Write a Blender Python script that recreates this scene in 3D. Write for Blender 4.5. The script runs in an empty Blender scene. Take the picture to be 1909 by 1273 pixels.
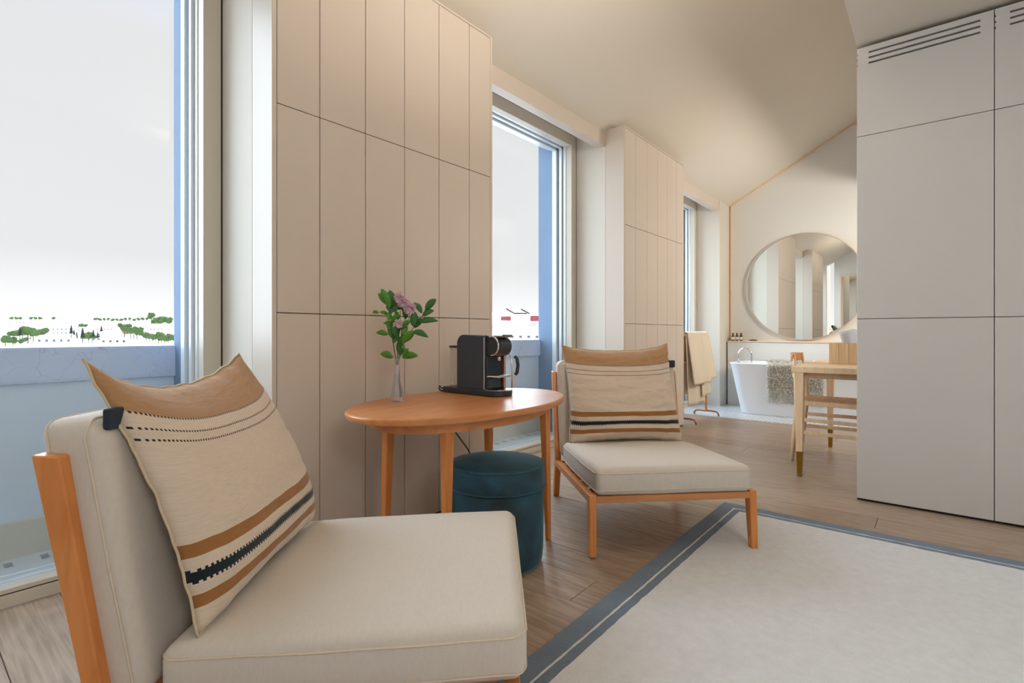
import bpy, bmesh, math, random
from math import sin, cos, pi, radians, sqrt, atan2
from mathutils import Vector, Matrix, noise
random.seed(7)
S = bpy.context.scene
COL = S.collection

# ------------------------------------------------------------------ camera
cam_d = bpy.data.cameras.new('camera'); cam = bpy.data.objects.new('camera', cam_d); COL.objects.link(cam)
cam_d.sensor_width = 36; cam_d.lens = 965.4 / 1909 * 36
cam_d.shift_y = -15.0 / 1909
cam_d.clip_end = 3000; cam_d.clip_start = 0.05
cam.location = (0, 0, 0.92)
cam.rotation_euler = (radians(90), 0, atan2(.635, .7725) - radians(90))
S.camera = cam
# ------------------------------------------------------------------ colour
S.view_settings.view_transform = 'Standard'; S.view_settings.look = 'None'
S.view_settings.exposure = 0.10; S.view_settings.gamma = 1.0; S.view_settings.use_curve_mapping = False
# ------------------------------------------------------------------ sky: hazy white at the horizon, blue overhead
W = bpy.data.worlds.new('sky'); S.world = W; W.use_nodes = True
nt = W.node_tree; nt.nodes.clear()
wo = nt.nodes.new('ShaderNodeOutputWorld'); bg = nt.nodes.new('ShaderNodeBackground')
tc = nt.nodes.new('ShaderNodeTexCoord'); sx = nt.nodes.new('ShaderNodeSeparateXYZ'); cr = nt.nodes.new('ShaderNodeValToRGB')
nt.links.new(tc.outputs['Generated'], sx.inputs[0]); nt.links.new(sx.outputs['Z'], cr.inputs[0])
cr.color_ramp.elements[0].position = .42; cr.color_ramp.elements[0].color = (.80, .785, .79, 1)
e_ = cr.color_ramp.elements.new(0.0); e_.color = (1.12, 1.1, 1.1, 1); e_ = cr.color_ramp.elements.new(.12); e_.color = (.83, .82, .82, 1)
cr.color_ramp.elements[-1].position = .95; cr.color_ramp.elements[-1].color = (.80, 1.04, 1.6, 1)
nt.links.new(cr.outputs[0], bg.inputs[0]); bg.inputs[1].default_value = 1.0
nt.links.new(bg.outputs[0], wo.inputs[0])
# ------------------------------------------------------------------ lights
def light(name, kind, loc, energy, color, target=None, **kw):
    d = bpy.data.lights.new(name, kind); o = bpy.data.objects.new(name, d); COL.objects.link(o)
    d.energy = energy; d.color = color; o.location = loc
    for k, v in kw.items(): setattr(d, k, v)
    if target is not None:
        o.rotation_euler = (Vector(target) - Vector(loc)).to_track_quat('-Z', 'Y').to_euler()
    return o
# sun behind the building, lights the town; added wide soft sun strengthens the light through the windows
light('sun', 'SUN', (0, -20, 30), 2.6, (1, .97, .93), (4, 6, 0), angle=radians(1))
light('window_fill_sun', 'SUN', (3, 30, 18), 11, (.74, .885, 1.0), (1, 0, 0), angle=radians(100))
# added fills for the room and the ceiling, then the bath lamp (all outside the frame)
light('room_fill', 'AREA', (-.45, -2.0, 2.2), 32, (1, .975, .955), (1.9, .6, .6), shape='DISK', size=1.2)
light('ceiling_fill', 'AREA', (1.75, .50, 2.30), 20, (1, .93, .84), (1.75, .8, 3.4), shape='DISK', size=.8)
light('bath_lamp', 'AREA', (5.4, -.9, 2.0), 44, (1, .93, .82), (6.2, 1.3, 2.6), shape='DISK', size=.5)

# ------------------------------------------------------------------ materials
MATS = {}
def lin(c):
    return tuple(((x / 255) / 12.92 if x / 255 <= .04045 else ((x / 255 + .055) / 1.055) ** 2.4) for x in c)
def mat(name, rgb, rough=.5, metal=0, spec=.5, bump=0, bscale=200, var=0, vscale=3, sheen=0, trans=0, coat=0, emis=0):
    if name in MATS: return MATS[name]
    m = bpy.data.materials.new(name); m.use_nodes = True; t = m.node_tree
    b = t.nodes['Principled BSDF']; c = lin(rgb) + (1,)
    b.inputs['Base Color'].default_value = c; b.inputs['Roughness'].default_value = rough
    b.inputs['Metallic'].default_value = metal; b.inputs['Specular IOR Level'].default_value = spec
    b.inputs['Coat Weight'].default_value = coat
    if sheen: b.inputs['Sheen Weight'].default_value = sheen; b.inputs['Sheen Roughness'].default_value = .4
    if trans: b.inputs['Transmission Weight'].default_value = trans
    if emis: b.inputs['Emission Color'].default_value = c; b.inputs['Emission Strength'].default_value = emis
    tcn = t.nodes.new('ShaderNodeTexCoord')
    if var:
        n = t.nodes.new('ShaderNodeTexNoise'); n.inputs['Scale'].default_value = vscale; n.inputs['Detail'].default_value = 5
        t.links.new(tcn.outputs['Object'], n.inputs[0])
        mx = t.nodes.new('ShaderNodeMix'); mx.data_type = 'RGBA'
        mx.inputs[6].default_value = tuple(x * (1 - var) for x in c[:3]) + (1,)
        mx.inputs[7].default_value = tuple(min(1, x * (1 + var)) for x in c[:3]) + (1,)
        t.links.new(n.outputs[0], mx.inputs[0]); t.links.new(mx.outputs[2], b.inputs['Base Color'])
    if bump:
        n2 = t.nodes.new('ShaderNodeTexNoise'); n2.inputs['Scale'].default_value = bscale; n2.inputs['Detail'].default_value = 3
        t.links.new(tcn.outputs['Object'], n2.inputs[0])
        bp = t.nodes.new('ShaderNodeBump'); bp.inputs['Strength'].default_value = bump; bp.inputs['Distance'].default_value = .003
        t.links.new(n2.outputs[0], bp.inputs['Height']); t.links.new(bp.outputs[0], b.inputs['Normal'])
    MATS[name] = m; return m

def wood(name, dark, light_, scale=(2, 2, 14), axis=2, rough=.38, rand=0.0, rings=0.0, bump=.06, ring_scale=3.0):
    if name in MATS: return MATS[name]
    m = bpy.data.materials.new(name); m.use_nodes = True; t = m.node_tree; N = t.nodes.new; L = t.links.new
    b = t.nodes['Principled BSDF']; b.inputs['Roughness'].default_value = rough
    tcn = N('ShaderNodeTexCoord'); oi = N('ShaderNodeObjectInfo')
    add = N('ShaderNodeVectorMath'); add.operation = 'MULTIPLY_ADD'
    L(oi.outputs['Random'], add.inputs[0]); add.inputs[1].default_value = (13, 7, 5); L(tcn.outputs['Object'], add.inputs[2])
    mp = N('ShaderNodeMapping'); sc = [scale[2]] * 3; sc[axis] = scale[0]; mp.inputs['Scale'].default_value = sc
    L(add.outputs[0], mp.inputs[0])
    n = N('ShaderNodeTexNoise'); n.inputs['Scale'].default_value = 3.0; n.inputs['Detail'].default_value = 6; n.inputs['Distortion'].default_value = .6
    L(mp.outputs[0], n.inputs[0])
    fac = n.outputs[0]
    if rings:
        mp2 = N('ShaderNodeMapping'); s2 = [1.0] * 3; s2[axis] = .28; mp2.inputs['Scale'].default_value = [x * ring_scale for x in s2]
        L(add.outputs[0], mp2.inputs[0])
        nn = N('ShaderNodeTexNoise'); nn.inputs['Scale'].default_value = 1.3; nn.inputs['Detail'].default_value = 2
        L(mp2.outputs[0], nn.inputs[0])
        mu = N('ShaderNodeMath'); mu.operation = 'MULTIPLY'; mu.inputs[1].default_value = 95; L(nn.outputs[0], mu.inputs[0])
        si = N('ShaderNodeMath'); si.operation = 'SINE'; L(mu.outputs[0], si.inputs[0])
        ma = N('ShaderNodeMath'); ma.operation = 'MULTIPLY_ADD'; ma.inputs[1].default_value = rings; L(si.outputs[0], ma.inputs[0]); L(n.outputs[0], ma.inputs[2])
        fac = ma.outputs[0]
    r = N('ShaderNodeValToRGB'); r.color_ramp.elements[0].position = .32; r.color_ramp.elements[1].position = .68
    r.color_ramp.elements[0].color = lin(dark) + (1,); r.color_ramp.elements[1].color = lin(light_) + (1,)
    L(fac, r.inputs[0]); col = r.outputs[0]
    if rand:
        hs = N('ShaderNodeHueSaturation'); mm = N('ShaderNodeMath'); mm.operation = 'MULTIPLY_ADD'
        mm.inputs[1].default_value = rand; mm.inputs[2].default_value = 1 - rand / 2
        L(oi.outputs['Random'], mm.inputs[0]); L(mm.outputs[0], hs.inputs['Value']); L(col, hs.inputs['Color']); col = hs.outputs[0]
    L(col, b.inputs['Base Color'])
    bp = N('ShaderNodeBump'); bp.inputs['Strength'].default_value = bump; bp.inputs['Distance'].default_value = .002
    L(fac, bp.inputs['Height']); L(bp.outputs[0], b.inputs['Normal'])
    MATS[name] = m; return m

def fabric(name, rgb, var=.05, scale=900, bump=.35, sheen=.15):
    """woven linen: two crossed wave textures for bump and a fine heathered colour"""
    if name in MATS: return MATS[name]
    m = bpy.data.materials.new(name); m.use_nodes = True; t = m.node_tree; N = t.nodes.new; L = t.links.new
    b = t.nodes['Principled BSDF']; b.inputs['Roughness'].default_value = .92; b.inputs['Specular IOR Level'].default_value = .15
    b.inputs['Sheen Weight'].default_value = sheen
    tcn = N('ShaderNodeTexCoord'); c = lin(rgb)
    n = N('ShaderNodeTexNoise'); n.inputs['Scale'].default_value = 55; n.inputs['Detail'].default_value = 8; n.inputs['Roughness'].default_value = .7
    mp = N('ShaderNodeMapping'); mp.inputs['Scale'].default_value = (1, 3, 1); L(tcn.outputs['Object'], mp.inputs[0]); L(mp.outputs[0], n.inputs[0])
    mx = N('ShaderNodeMix'); mx.data_type = 'RGBA'; mx.inputs[6].default_value = tuple(x * (1 - 2 * var) for x in c) + (1,)
    mx.inputs[7].default_value = tuple(min(1, x * (1 + 2 * var)) for x in c) + (1,)
    L(n.outputs[0], mx.inputs[0]); L(mx.outputs[2], b.inputs['Base Color'])
    n2 = N('ShaderNodeTexNoise'); n2.inputs['Scale'].default_value = scale / 2; n2.inputs['Detail'].default_value = 2
    L(tcn.outputs['Object'], n2.inputs[0])
    bp = N('ShaderNodeBump'); bp.inputs['Strength'].default_value = bump; bp.inputs['Distance'].default_value = .0015
    L(n2.outputs[0], bp.inputs['Height']); L(bp.outputs[0], b.inputs['Normal'])
    MATS[name] = m; return m

def clear(name, tint=(1, 1, 1), gloss=.12, rough=.02):
    if name in MATS: return MATS[name]
    m = bpy.data.materials.new(name); m.use_nodes = True; t = m.node_tree; N = t.nodes.new; L = t.links.new
    t.nodes.remove(t.nodes['Principled BSDF']); o = t.nodes['Material Output']
    tr = N('ShaderNodeBsdfTransparent'); tr.inputs[0].default_value = tuple(tint) + (1,)
    gl = N('ShaderNodeBsdfGlossy'); gl.inputs['Roughness'].default_value = rough
    lw = N('ShaderNodeLayerWeight'); lw.inputs[0].default_value = .15
    ms = N('ShaderNodeMixShader'); mlt = N('ShaderNodeMath'); mlt.operation = 'MULTIPLY_ADD'; mlt.inputs[1].default_value = gloss * 2; mlt.inputs[2].default_value = gloss * .25; L(lw.outputs['Facing'], mlt.inputs[0]); L(mlt.outputs[0], ms.inputs[0]); L(tr.outputs[0], ms.inputs[1]); L(gl.outputs[0], ms.inputs[2])
    L(ms.outputs[0], o.inputs[0]); MATS[name] = m; return m

M_panel = mat('taupe_lacquer', (218, 204, 190), .42, var=.02, vscale=2, bump=.03, bscale=60)
M_pier = mat('taupe_paint', (224, 216, 203), .6, bump=.04, bscale=120)
M_ceil = mat('ceiling_paint', (226, 216, 200), .85, bump=.05, bscale=90)
M_wall = mat('wall_paint', (228, 225, 219), .8, bump=.05, bscale=90)
M_gap = mat('dark_gap', (48, 40, 34), .9, var=.1)
M_cup = mat('grey_lacquer', (214, 211, 208), .38, var=.015, vscale=2)
M_frame = mat('window_frame_paint', (214, 205, 190), .4, var=.02)
M_alu = mat('white_aluminium', (226, 234, 240), .35, metal=.25, var=.03)
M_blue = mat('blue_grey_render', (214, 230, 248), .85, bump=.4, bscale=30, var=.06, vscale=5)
M_reveal = mat('reveal_render_darkened', (122, 146, 174), .85, bump=.4, bscale=30, var=.08, vscale=5)  # darker copy of the outside render, colour lowered against the added window sun
M_parapet = mat('parapet_render', (204, 218, 246), .9, bump=.9, bscale=22, var=.12, vscale=4)
M_extfloor = mat('terrace_render', (208, 208, 200), .9, bump=.5, bscale=30, var=.1)
M_glass = clear('window_glass', (.97, .985, .99), .06)
M_cherry = wood('cherry_wood', (214, 130, 64), (230, 152, 84), (1.2, 1, 10), axis=2, rough=.34)
M_cherryX = wood('cherry_wood_flat', (200, 128, 74), (218, 150, 94), (1.2, 1, 9), axis=0, rough=.33)
M_cherryY = wood('cherry_wood_rail', (214, 130, 64), (230, 152, 84), (1.2, 1, 10), axis=1, rough=.34)
M_oak = wood('oak_board', (152, 129, 109), (180, 158, 137), (1.2, 1, 30), axis=1, rough=.31, rand=.14, rings=.07, bump=.10)
M_ash = wood('pale_ash', (240, 204, 162), (252, 224, 188), (1.2, 1, 10), axis=2, rough=.45)
M_ashbox = wood('pale_pine_box', (220, 178, 130), (244, 212, 168), (1, 1, 22), axis=2, rough=.5)
M_linen = fabric('natural_linen', (218, 209, 198))
M_piping = fabric('linen_piping', (222, 208, 188))
M_brass = mat('brass', (176, 140, 60), .35, metal=1, var=.05)
M_chrome = mat('chrome', (232, 232, 236), .12, metal=1, var=.02)
M_copper = mat('copper_tube', (176, 112, 84), .35, metal=.85, var=.05)
M_tub = mat('white_stone_resin', (244, 248, 255), .35, var=.01)
M_led_glow = mat('led_glow_trim', (248, 214, 180), .5, var=.02)  # peach base colour stands for the warm LED light of the edge strips
M_towel = fabric('beige_towel', (232, 220, 198), var=.04, scale=500, bump=.6)
M_shag = mat('shaggy_wool', (236, 226, 212), .95, var=.42, vscale=38, sheen=.3)
M_black = mat('black_plastic', (50, 57, 66), .38, var=.06)
M_blackg = mat('charcoal_lacquer', (60, 72, 86), .3, var=.04)
M_cable = mat('black_cable', (26, 24, 22), .5, var=.05)
M_white = mat('white_cloth', (238, 238, 240), .9, var=.02)
M_leaf = mat('leaf_green', (84, 146, 50), .5, var=.35, vscale=18)
M_leafd = mat('leaf_dark_green', (52, 108, 48), .5, var=.3, vscale=18)
M_stem = mat('stem_green', (70, 96, 50), .6, var=.2)
M_petal = mat('pink_petal', (240, 200, 212), .8, var=.25, vscale=90)
M_amber = mat('amber_bottle', (70, 36, 20), .2, var=.1)
M_label = mat('bottle_label', (226, 216, 200), .7, var=.03)
M_teal = None

t = M_parapet.node_tree; b = t.nodes['Principled BSDF']; vo = t.nodes.new('ShaderNodeTexVoronoi'); vo.feature = 'DISTANCE_TO_EDGE'; vo.inputs['Scale'].default_value = 7
tcn = t.nodes.new('ShaderNodeTexCoord'); nn_ = t.nodes.new('ShaderNodeTexNoise'); nn_.inputs['Scale'].default_value = 5; va = t.nodes.new('ShaderNodeVectorMath'); va.operation = 'MULTIPLY_ADD'; va.inputs[1].default_value = (.5, .5, .5)
t.links.new(tcn.outputs['Object'], nn_.inputs[0]); t.links.new(nn_.outputs['Color'], va.inputs[0]); t.links.new(tcn.outputs['Object'], va.inputs[2]); t.links.new(va.outputs[0], vo.inputs['Vector'])
rp = t.nodes.new('ShaderNodeValToRGB'); rp.color_ramp.elements[0].position = .0; rp.color_ramp.elements[0].color = (.72, .72, .74, 1); rp.color_ramp.elements[1].position = .010; rp.color_ramp.elements[1].color = (1, 1, 1, 1)
t.links.new(vo.outputs['Distance'], rp.inputs[0]); mxx = t.nodes.new('ShaderNodeMix'); mxx.data_type = 'RGBA'; mxx.blend_type = 'MULTIPLY'; mxx.inputs[0].default_value = 1
src = b.inputs['Base Color'].links[0].from_socket; t.links.new(src, mxx.inputs[6]); t.links.new(rp.outputs[0], mxx.inputs[7]); t.links.new(mxx.outputs[2], b.inputs['Base Color'])

# ------------------------------------------------------------------ helpers
def obj(name, bm, m, parent=None, smooth=False, **props):
    me = bpy.data.meshes.new(name)
    if isinstance(bm, tuple):
        me.from_pydata(*bm); me.update()
        b2 = bmesh.new(); b2.from_mesh(me); bmesh.ops.recalc_face_normals(b2, faces=b2.faces); b2.to_mesh(me); b2.free()
    else:
        bmesh.ops.recalc_face_normals(bm, faces=bm.faces); bm.to_mesh(me); bm.free()
    if m: me.materials.append(m)
    if smooth:
        for p in me.polygons: p.use_smooth = True
    o = bpy.data.objects.new(name, me); COL.objects.link(o)
    if parent: o.parent = parent
    for k, v in props.items(): o[k] = v
    return o
def thing(name, label, cat, loc=(0, 0, 0), rz=0, group=None):
    o = bpy.data.objects.new(name, None); COL.objects.link(o); o.empty_display_size = .1
    o.location = loc; o.rotation_euler = (0, 0, rz); o['label'] = label; o['category'] = cat
    if group: o['group'] = group
    return o
def tag(o, label, cat, group=None):
    o['label'] = label; o['category'] = cat
    if group: o['group'] = group
    return o
def struct(o, label=None):
    o['kind'] = 'structure'
    if label: o['label'] = label
    return o
def box(bm, lo, hi, bev=0, seg=1):
    vs = [bm.verts.new((x, y, z)) for x in (lo[0], hi[0]) for y in (lo[1], hi[1]) for z in (lo[2], hi[2])]
    fs = [(0, 1, 3, 2), (4, 6, 7, 5), (0, 4, 5, 1), (2, 3, 7, 6), (0, 2, 6, 4), (1, 5, 7, 3)]
    F = [bm.faces.new([vs[i] for i in f]) for f in fs]
    if bev:
        es = list({e for f in F for e in f.edges})
        bmesh.ops.bevel(bm, geom=es, offset=bev, segments=seg, profile=.7, affect='EDGES')
    return bm
def B(lo, hi, bev=0, seg=1): return box(bmesh.new(), lo, hi, bev, seg)
def hexa(bm, bot, top, bev=0):
    """bot/top: 4 points each (same winding)"""
    vb = [bm.verts.new(p) for p in bot]; vt = [bm.verts.new(p) for p in top]
    F = [bm.faces.new(vb[::-1]), bm.faces.new(vt)]
    for i in range(4): F.append(bm.faces.new([vb[i], vb[(i + 1) % 4], vt[(i + 1) % 4], vt[i]]))
    if bev: bmesh.ops.bevel(bm, geom=list({e for f in F for e in f.edges}), offset=bev, segments=1, affect='EDGES')
    return bm
def leg(bm, p0, p1, a0, b0, a1, b1, bev=.003, rz=0):
    """tapered square bar from bottom p0 (a0 x b0) to top p1 (a1 x b1), horizontal cuts"""
    c, s = cos(rz), sin(rz)
    def ring(p, a, b): return [(p[0] + x * a / 2 * c - y * b / 2 * s, p[1] + x * a / 2 * s + y * b / 2 * c, p[2]) for x, y in ((-1, -1), (1, -1), (1, 1), (-1, 1))]
    return hexa(bm, ring(p0, a0, b0), ring(p1, a1, b1), bev)
def tube(bm, pts, r, n=10, closed=False, caps=True):
    P = [Vector(p) for p in pts]; rings = []; L = len(P); up = None
    for i, p in enumerate(P):
        if closed: t = (P[(i + 1) % L] - P[i - 1])
        else: t = (P[min(i + 1, L - 1)] - P[max(i - 1, 0)])
        t.normalize()
        if up is None:
            up = Vector((0, 0, 1)) if abs(t.z) < .9 else Vector((1, 0, 0))
        a = t.cross(up)
        if a.length < 1e-4: a = t.cross(Vector((1, 0, 0)))
        a.normalize(); b = a.cross(t); b.normalize(); up = b
        rr = r(i / (L - 1)) if callable(r) else r
        rings.append([bm.verts.new(p + (a * cos(2 * pi * k / n) + b * sin(2 * pi * k / n)) * rr) for k in range(n)])
    m = L if closed else L - 1
    for i in range(m):
        A, Bq = rings[i], rings[(i + 1) % L]
        for k in range(n): bm.faces.new([A[k], A[(k + 1) % n], Bq[(k + 1) % n], Bq[k]])
    if caps and not closed:
        bm.faces.new(rings[0][::-1]); bm.faces.new(rings[-1])
    return bm
def lathe(bm, prof, n=32, cx=0, cy=0, sx=1, sy=1):
    rings = []
    for r, z in prof:
        if r < 1e-6: rings.append([bm.verts.new((cx, cy, z))])
        else: rings.append([bm.verts.new((cx + r * sx * cos(2 * pi * k / n), cy + r * sy * sin(2 * pi * k / n), z)) for k in range(n)])
    for A, Bq in zip(rings, rings[1:]):
        for k in range(n):
            a = [A[k % len(A)], A[(k + 1) % len(A)]] if len(A) > 1 else [A[0]]
            b = [Bq[(k + 1) % len(Bq)], Bq[k % len(Bq)]] if len(Bq) > 1 else [Bq[0]]
            f = a + b
            if len(f) > 2: bm.faces.new(f)
    if len(rings[0]) > 1: bm.faces.new(rings[0][::-1])
    if len(rings[-1]) > 1: bm.faces.new(rings[-1])
    return bm
def dup(root, **props):
    """copy of a thing with copies of its parts and sub-parts"""
    def cp(o, parent=None):
        c = o.copy(); COL.objects.link(c)
        if parent: c.parent = parent
        for ch in [x for x in bpy.data.objects if x.parent == o]: cp(ch, c)
        return c
    r = cp(root)
    for k, v in props.items():
        if k in ('loc',): r.location = v
        elif k == 'rz': r.rotation_euler = (0, 0, v)
        else: r[k] = v
    return r
def rounded_cushion(hx, hy, hz, r, crown, n=18, fn=None):
    """soft box; returns (bm, mapper) ; fn(p)->p final deformation"""
    def mp(p):
        q = Vector((p[0] * hx, p[1] * hy, p[2] * hz))
        inner = Vector((max(-hx + r, min(hx - r, q.x)), max(-hy + r, min(hy - r, q.y)), max(-hz + r, min(hz - r, q.z))))
        d = q - inner
        if d.length > 1e-6: q = inner + d.normalized() * r
        u, v = q.x / hx, q.y / hy
        w = max(0, 1 - u * u) * max(0, 1 - v * v)
        q.z += crown * (w ** .6) * (1 if p[2] > 0 else -1) * min(1, abs(q.z / hz))
        return fn(q) if fn else q
    bm = bmesh.new()
    def cs(h):
        e = r / h
        xs = [-1, -1 + e * .35, -1 + e * .7] + [-(1 - e) + (2 * (1 - e)) * i / n for i in range(n + 1)] + [1 - e * .7, 1 - e * .35, 1]
        return xs
    X, Y, Z = cs(hx), cs(hy), [-1, -.8, -.5, 0, .5, .8, 1]
    cache = {}
    def V(x, y, z):
        k = (round(x, 5), round(y, 5), round(z, 5))
        if k not in cache: cache[k] = bm.verts.new(mp(k))
        return cache[k]
    def quad(a): 
        try: bm.faces.new(a)
        except ValueError: pass
    for z in (-1, 1):
        for i in range(len(X) - 1):
            for j in range(len(Y) - 1): quad([V(X[i], Y[j], z), V(X[i + 1], Y[j], z), V(X[i + 1], Y[j + 1], z), V(X[i], Y[j + 1], z)])
    for y in (-1, 1):
        for i in range(len(X) - 1):
            for j in range(len(Z) - 1): quad([V(X[i], y, Z[j]), V(X[i + 1], y, Z[j]), V(X[i + 1], y, Z[j + 1]), V(X[i], y, Z[j + 1])])
    for x in (-1, 1):
        for i in range(len(Y) - 1):
            for j in range(len(Z) - 1): quad([V(x, Y[i], Z[j]), V(x, Y[i + 1], Z[j]), V(x, Y[i + 1], Z[j + 1]), V(x, Y[i], Z[j + 1])])
    return bm, mp
def loop_pts(mp, z, hx, hy, r, n=14, out=.0):
    """perimeter path on the cushion at the seam height"""
    c = 1.0; pts = []
    ex, ey = r / hx, r / hy
    def seg(a, b, k):
        for i in range(k): pts.append((a[0] + (b[0] - a[0]) * i / k, a[1] + (b[1] - a[1]) * i / k))
    C = [(-1 + ex, -1), (1 - ex, -1), (1, -1 + ey), (1, 1 - ey), (1 - ex, 1), (-1 + ex, 1), (-1, 1 - ey), (-1, -1 + ey)]
    for i in range(8): seg(C[i], C[(i + 1) % 8], n if i % 2 == 0 else 4)
    return [mp((x, y, z)) for x, y in pts]

# ================================================================== THE ROOM
XA, XB = -.66, 7.10          # end wall, back wall
YF, YS, YW, YO = 1.96, 2.127, 2.41, 2.76   # wardrobe front, wardrobe back, window line, outside face
PER = 2.865
Y0 = -3.0
CZ, CT = 2.585, .537
def ceil_z(y): return CZ + (2.13 - y) * CT

# --- floor: sub-floor with oak boards as parts
fl = struct(obj('floor', B((XA - .1, Y0 - .1, -.12), (5.82, YW, -.016)), M_gap), 'oak board floor laid across the room')
meshes = {}
def board(x0, x1, y0, y1):
    k = (round(x1 - x0, 3), round(y1 - y0, 2)); g = .0009
    if k not in meshes:
        o = obj('board', B((g, g, -.018), (x1 - x0 - g, y1 - y0 - g, 0), .0012), M_oak, fl); meshes[k] = o.data
    else:
        o = bpy.data.objects.new('board', meshes[k]); COL.objects.link(o); o.parent = fl
    o.location = (x0, y0, 0)
w = .184; i0 = -12
i = i0; 
while True:
    x0 = 1.504 + i * w; x1 = x0 + w
    if x0 >= 5.81: break
    x0c, x1c = max(x0, XA), min(x1, 5.82)
    if x1c - x0c > .03:
        joint = .98 if i == 0 else .98 + [(-.75), .55, -1.3, 1.05, -.3, .82, -1.0, .2][i % 8]
        ys = [joint]
        while ys[0] > Y0: ys.insert(0, ys[0] - 1.9)
        while ys[-1] < YW: ys.append(ys[-1] + 1.9)
        for a, b_ in zip(ys, ys[1:]):
            a2, b2 = max(a, Y0), min(b_, YW)
            if b2 - a2 > .02: board(x0c, x1c, a2, b2)
    i += 1
# --- mosaic floor of the bath area
mm = bpy.data.materials.new('mosaic'); mm.use_nodes = True; t = mm.node_tree
br = t.nodes.new('ShaderNodeTexBrick'); tcn = t.nodes.new('ShaderNodeTexCoord')
br.inputs['Color1'].default_value = lin((236, 238, 242)) + (1,); br.inputs['Color2'].default_value = lin((214, 218, 224)) + (1,)
br.inputs['Mortar'].default_value = lin((150, 146, 140)) + (1,); br.inputs['Scale'].default_value = 1
br.inputs['Brick Width'].default_value = .042; br.inputs['Row Height'].default_value = .042; br.inputs['Mortar Size'].default_value = .003; br.offset = 0
t.links.new(tcn.outputs['Object'], br.inputs[0]); t.links.new(br.outputs[0], t.nodes['Principled BSDF'].inputs['Base Color'])
t.nodes['Principled BSDF'].inputs['Roughness'].default_value = .3
struct(obj('floor', B((5.82, Y0, -.12), (XB, YW, .004)), mm), 'small white mosaic tile floor around the bathtub')

# --- back wall (gable), its low ledge and edge trims with LED glow as peach colour
bw = bmesh.new()
prof = [(Y0, -.1), (2.6, -.1), (2.6, 2.70), (2.13, CZ + .05), (.3, ceil_z(.3) + .05), (Y0, ceil_z(.3) + .05)]
for a in (XB, XB + .15):
    pass
v1 = [bw.verts.new((XB, y, z)) for y, z in prof]; v2 = [bw.verts.new((XB + .15, y, z)) for y, z in prof]
bw.faces.new(v1); bw.faces.new(v2[::-1])
for k in range(len(prof)): bw.faces.new([v1[k], v1[(k + 1) % 6], v2[(k + 1) % 6], v2[k]])
struct(obj('wall_back', bw, M_wall), 'light grey gable wall behind the bathtub')
lw = struct(obj('wall_ledge', B((6.95, Y0, 0), (XB, 2.10, .812)), M_wall), 'low wall with a ledge behind the bathtub')
struct(obj('trim_1', B((6.935, Y0, .812), (XB, 2.10, .826), .002), M_led_glow), 'thin edge of the ledge, LED glow as peach colour')
struct(obj('trim_2', B((XB - .02, 2.088, .826), (XB, 2.104, CZ)), M_led_glow), 'thin vertical strip in the corner of the gable wall, LED glow as peach colour')
tb = bmesh.new()
hexa(tb, [(XB - .02, .1, ceil_z(.1) - .022), (XB, .1, ceil_z(.1) - .022), (XB, 2.104, ceil_z(2.104) - .022), (XB - .02, 2.104, ceil_z(2.104) - .022)],
     [(XB - .02, .1, ceil_z(.1) - .003), (XB, .1, ceil_z(.1) - .003), (XB, 2.104, ceil_z(2.104) - .003), (XB - .02, 2.104, ceil_z(2.104) - .003)])
struct(obj('trim_3', tb, M_led_glow), 'thin strip along the sloping top of the gable wall, LED glow as peach colour')

# --- end wall behind the camera, far side wall
struct(obj('wall_end', B((XA - .12, Y0, -.1), (XA, YF, 3.75)), M_wall))
struct(obj('wall_right', B((XA - .12, Y0 - .12, -.1), (XB + .15, Y0, 3.75)), M_wall))

# --- ceilings: slope, soffit over the cupboards, flat strip over the window niches
cb = bmesh.new()
hexa(cb, [(XA - .1, .30, ceil_z(.30)), (XB, .30, ceil_z(.30)), (XB, 2.13, ceil_z(2.13)), (XA - .1, 2.13, ceil_z(2.13))],
     [(XA - .1, .30, ceil_z(.30) + .2), (XB, .30, ceil_z(.30) + .2), (XB, 2.13, ceil_z(2.13) + .2), (XA - .1, 2.13, ceil_z(2.13) + .2)])
struct(obj('ceiling', cb, M_ceil), 'sloping attic ceiling')
struct(obj('ceiling', B((XA - .1, Y0, 2.51), (XB, .346, 3.8)), M_ceil), 'lower flat ceiling above the grey cupboards')
struct(obj('ceiling', B((XA - .1, 2.13, 2.63), (XB, YO + .05, 2.85)), M_ceil), 'flat ceiling strip over the window niches')

# --- left wall piers, headers and windows
WX = [(XA + .004, .944), (.944 + PER - 1.6, .944 + PER), (.944 + 2 * PER - 1.585, .944 + 2 * PER)]   # window openings
WX[1] = (2.209, 3.809); WX[2] = (5.085, 6.70)
piers = [(-1.3, XA + .004), (.944, 2.209), (3.809, 5.085), (6.70, XB)]
for k, (a, b_) in enumerate(piers):
    y0 = YS if k < 3 else 2.12
    struct(obj('wall_left', B((a, y0, 0), (b_, YW, 2.63), .002), M_pier), 'painted pier of the window wall')
    struct(obj('wall_outside', B((a - .077 if k else a, YW + .19, -.2), (b_ + .077 if k < 3 else b_ + .3, YO, 2.66)), M_reveal), 'darkened blue rendered outside reveal beside the window')
    # closing strip between frame and outside wall
    struct(obj('wall_left', B((a - (.0 if k else 0), YW, -.1), (b_, YW + .19, 2.63)), M_frame))
LB = ['wide floor-to-ceiling window at the left', 'tall window between the two wardrobes', 'narrow-looking far window near the towel rack']
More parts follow.
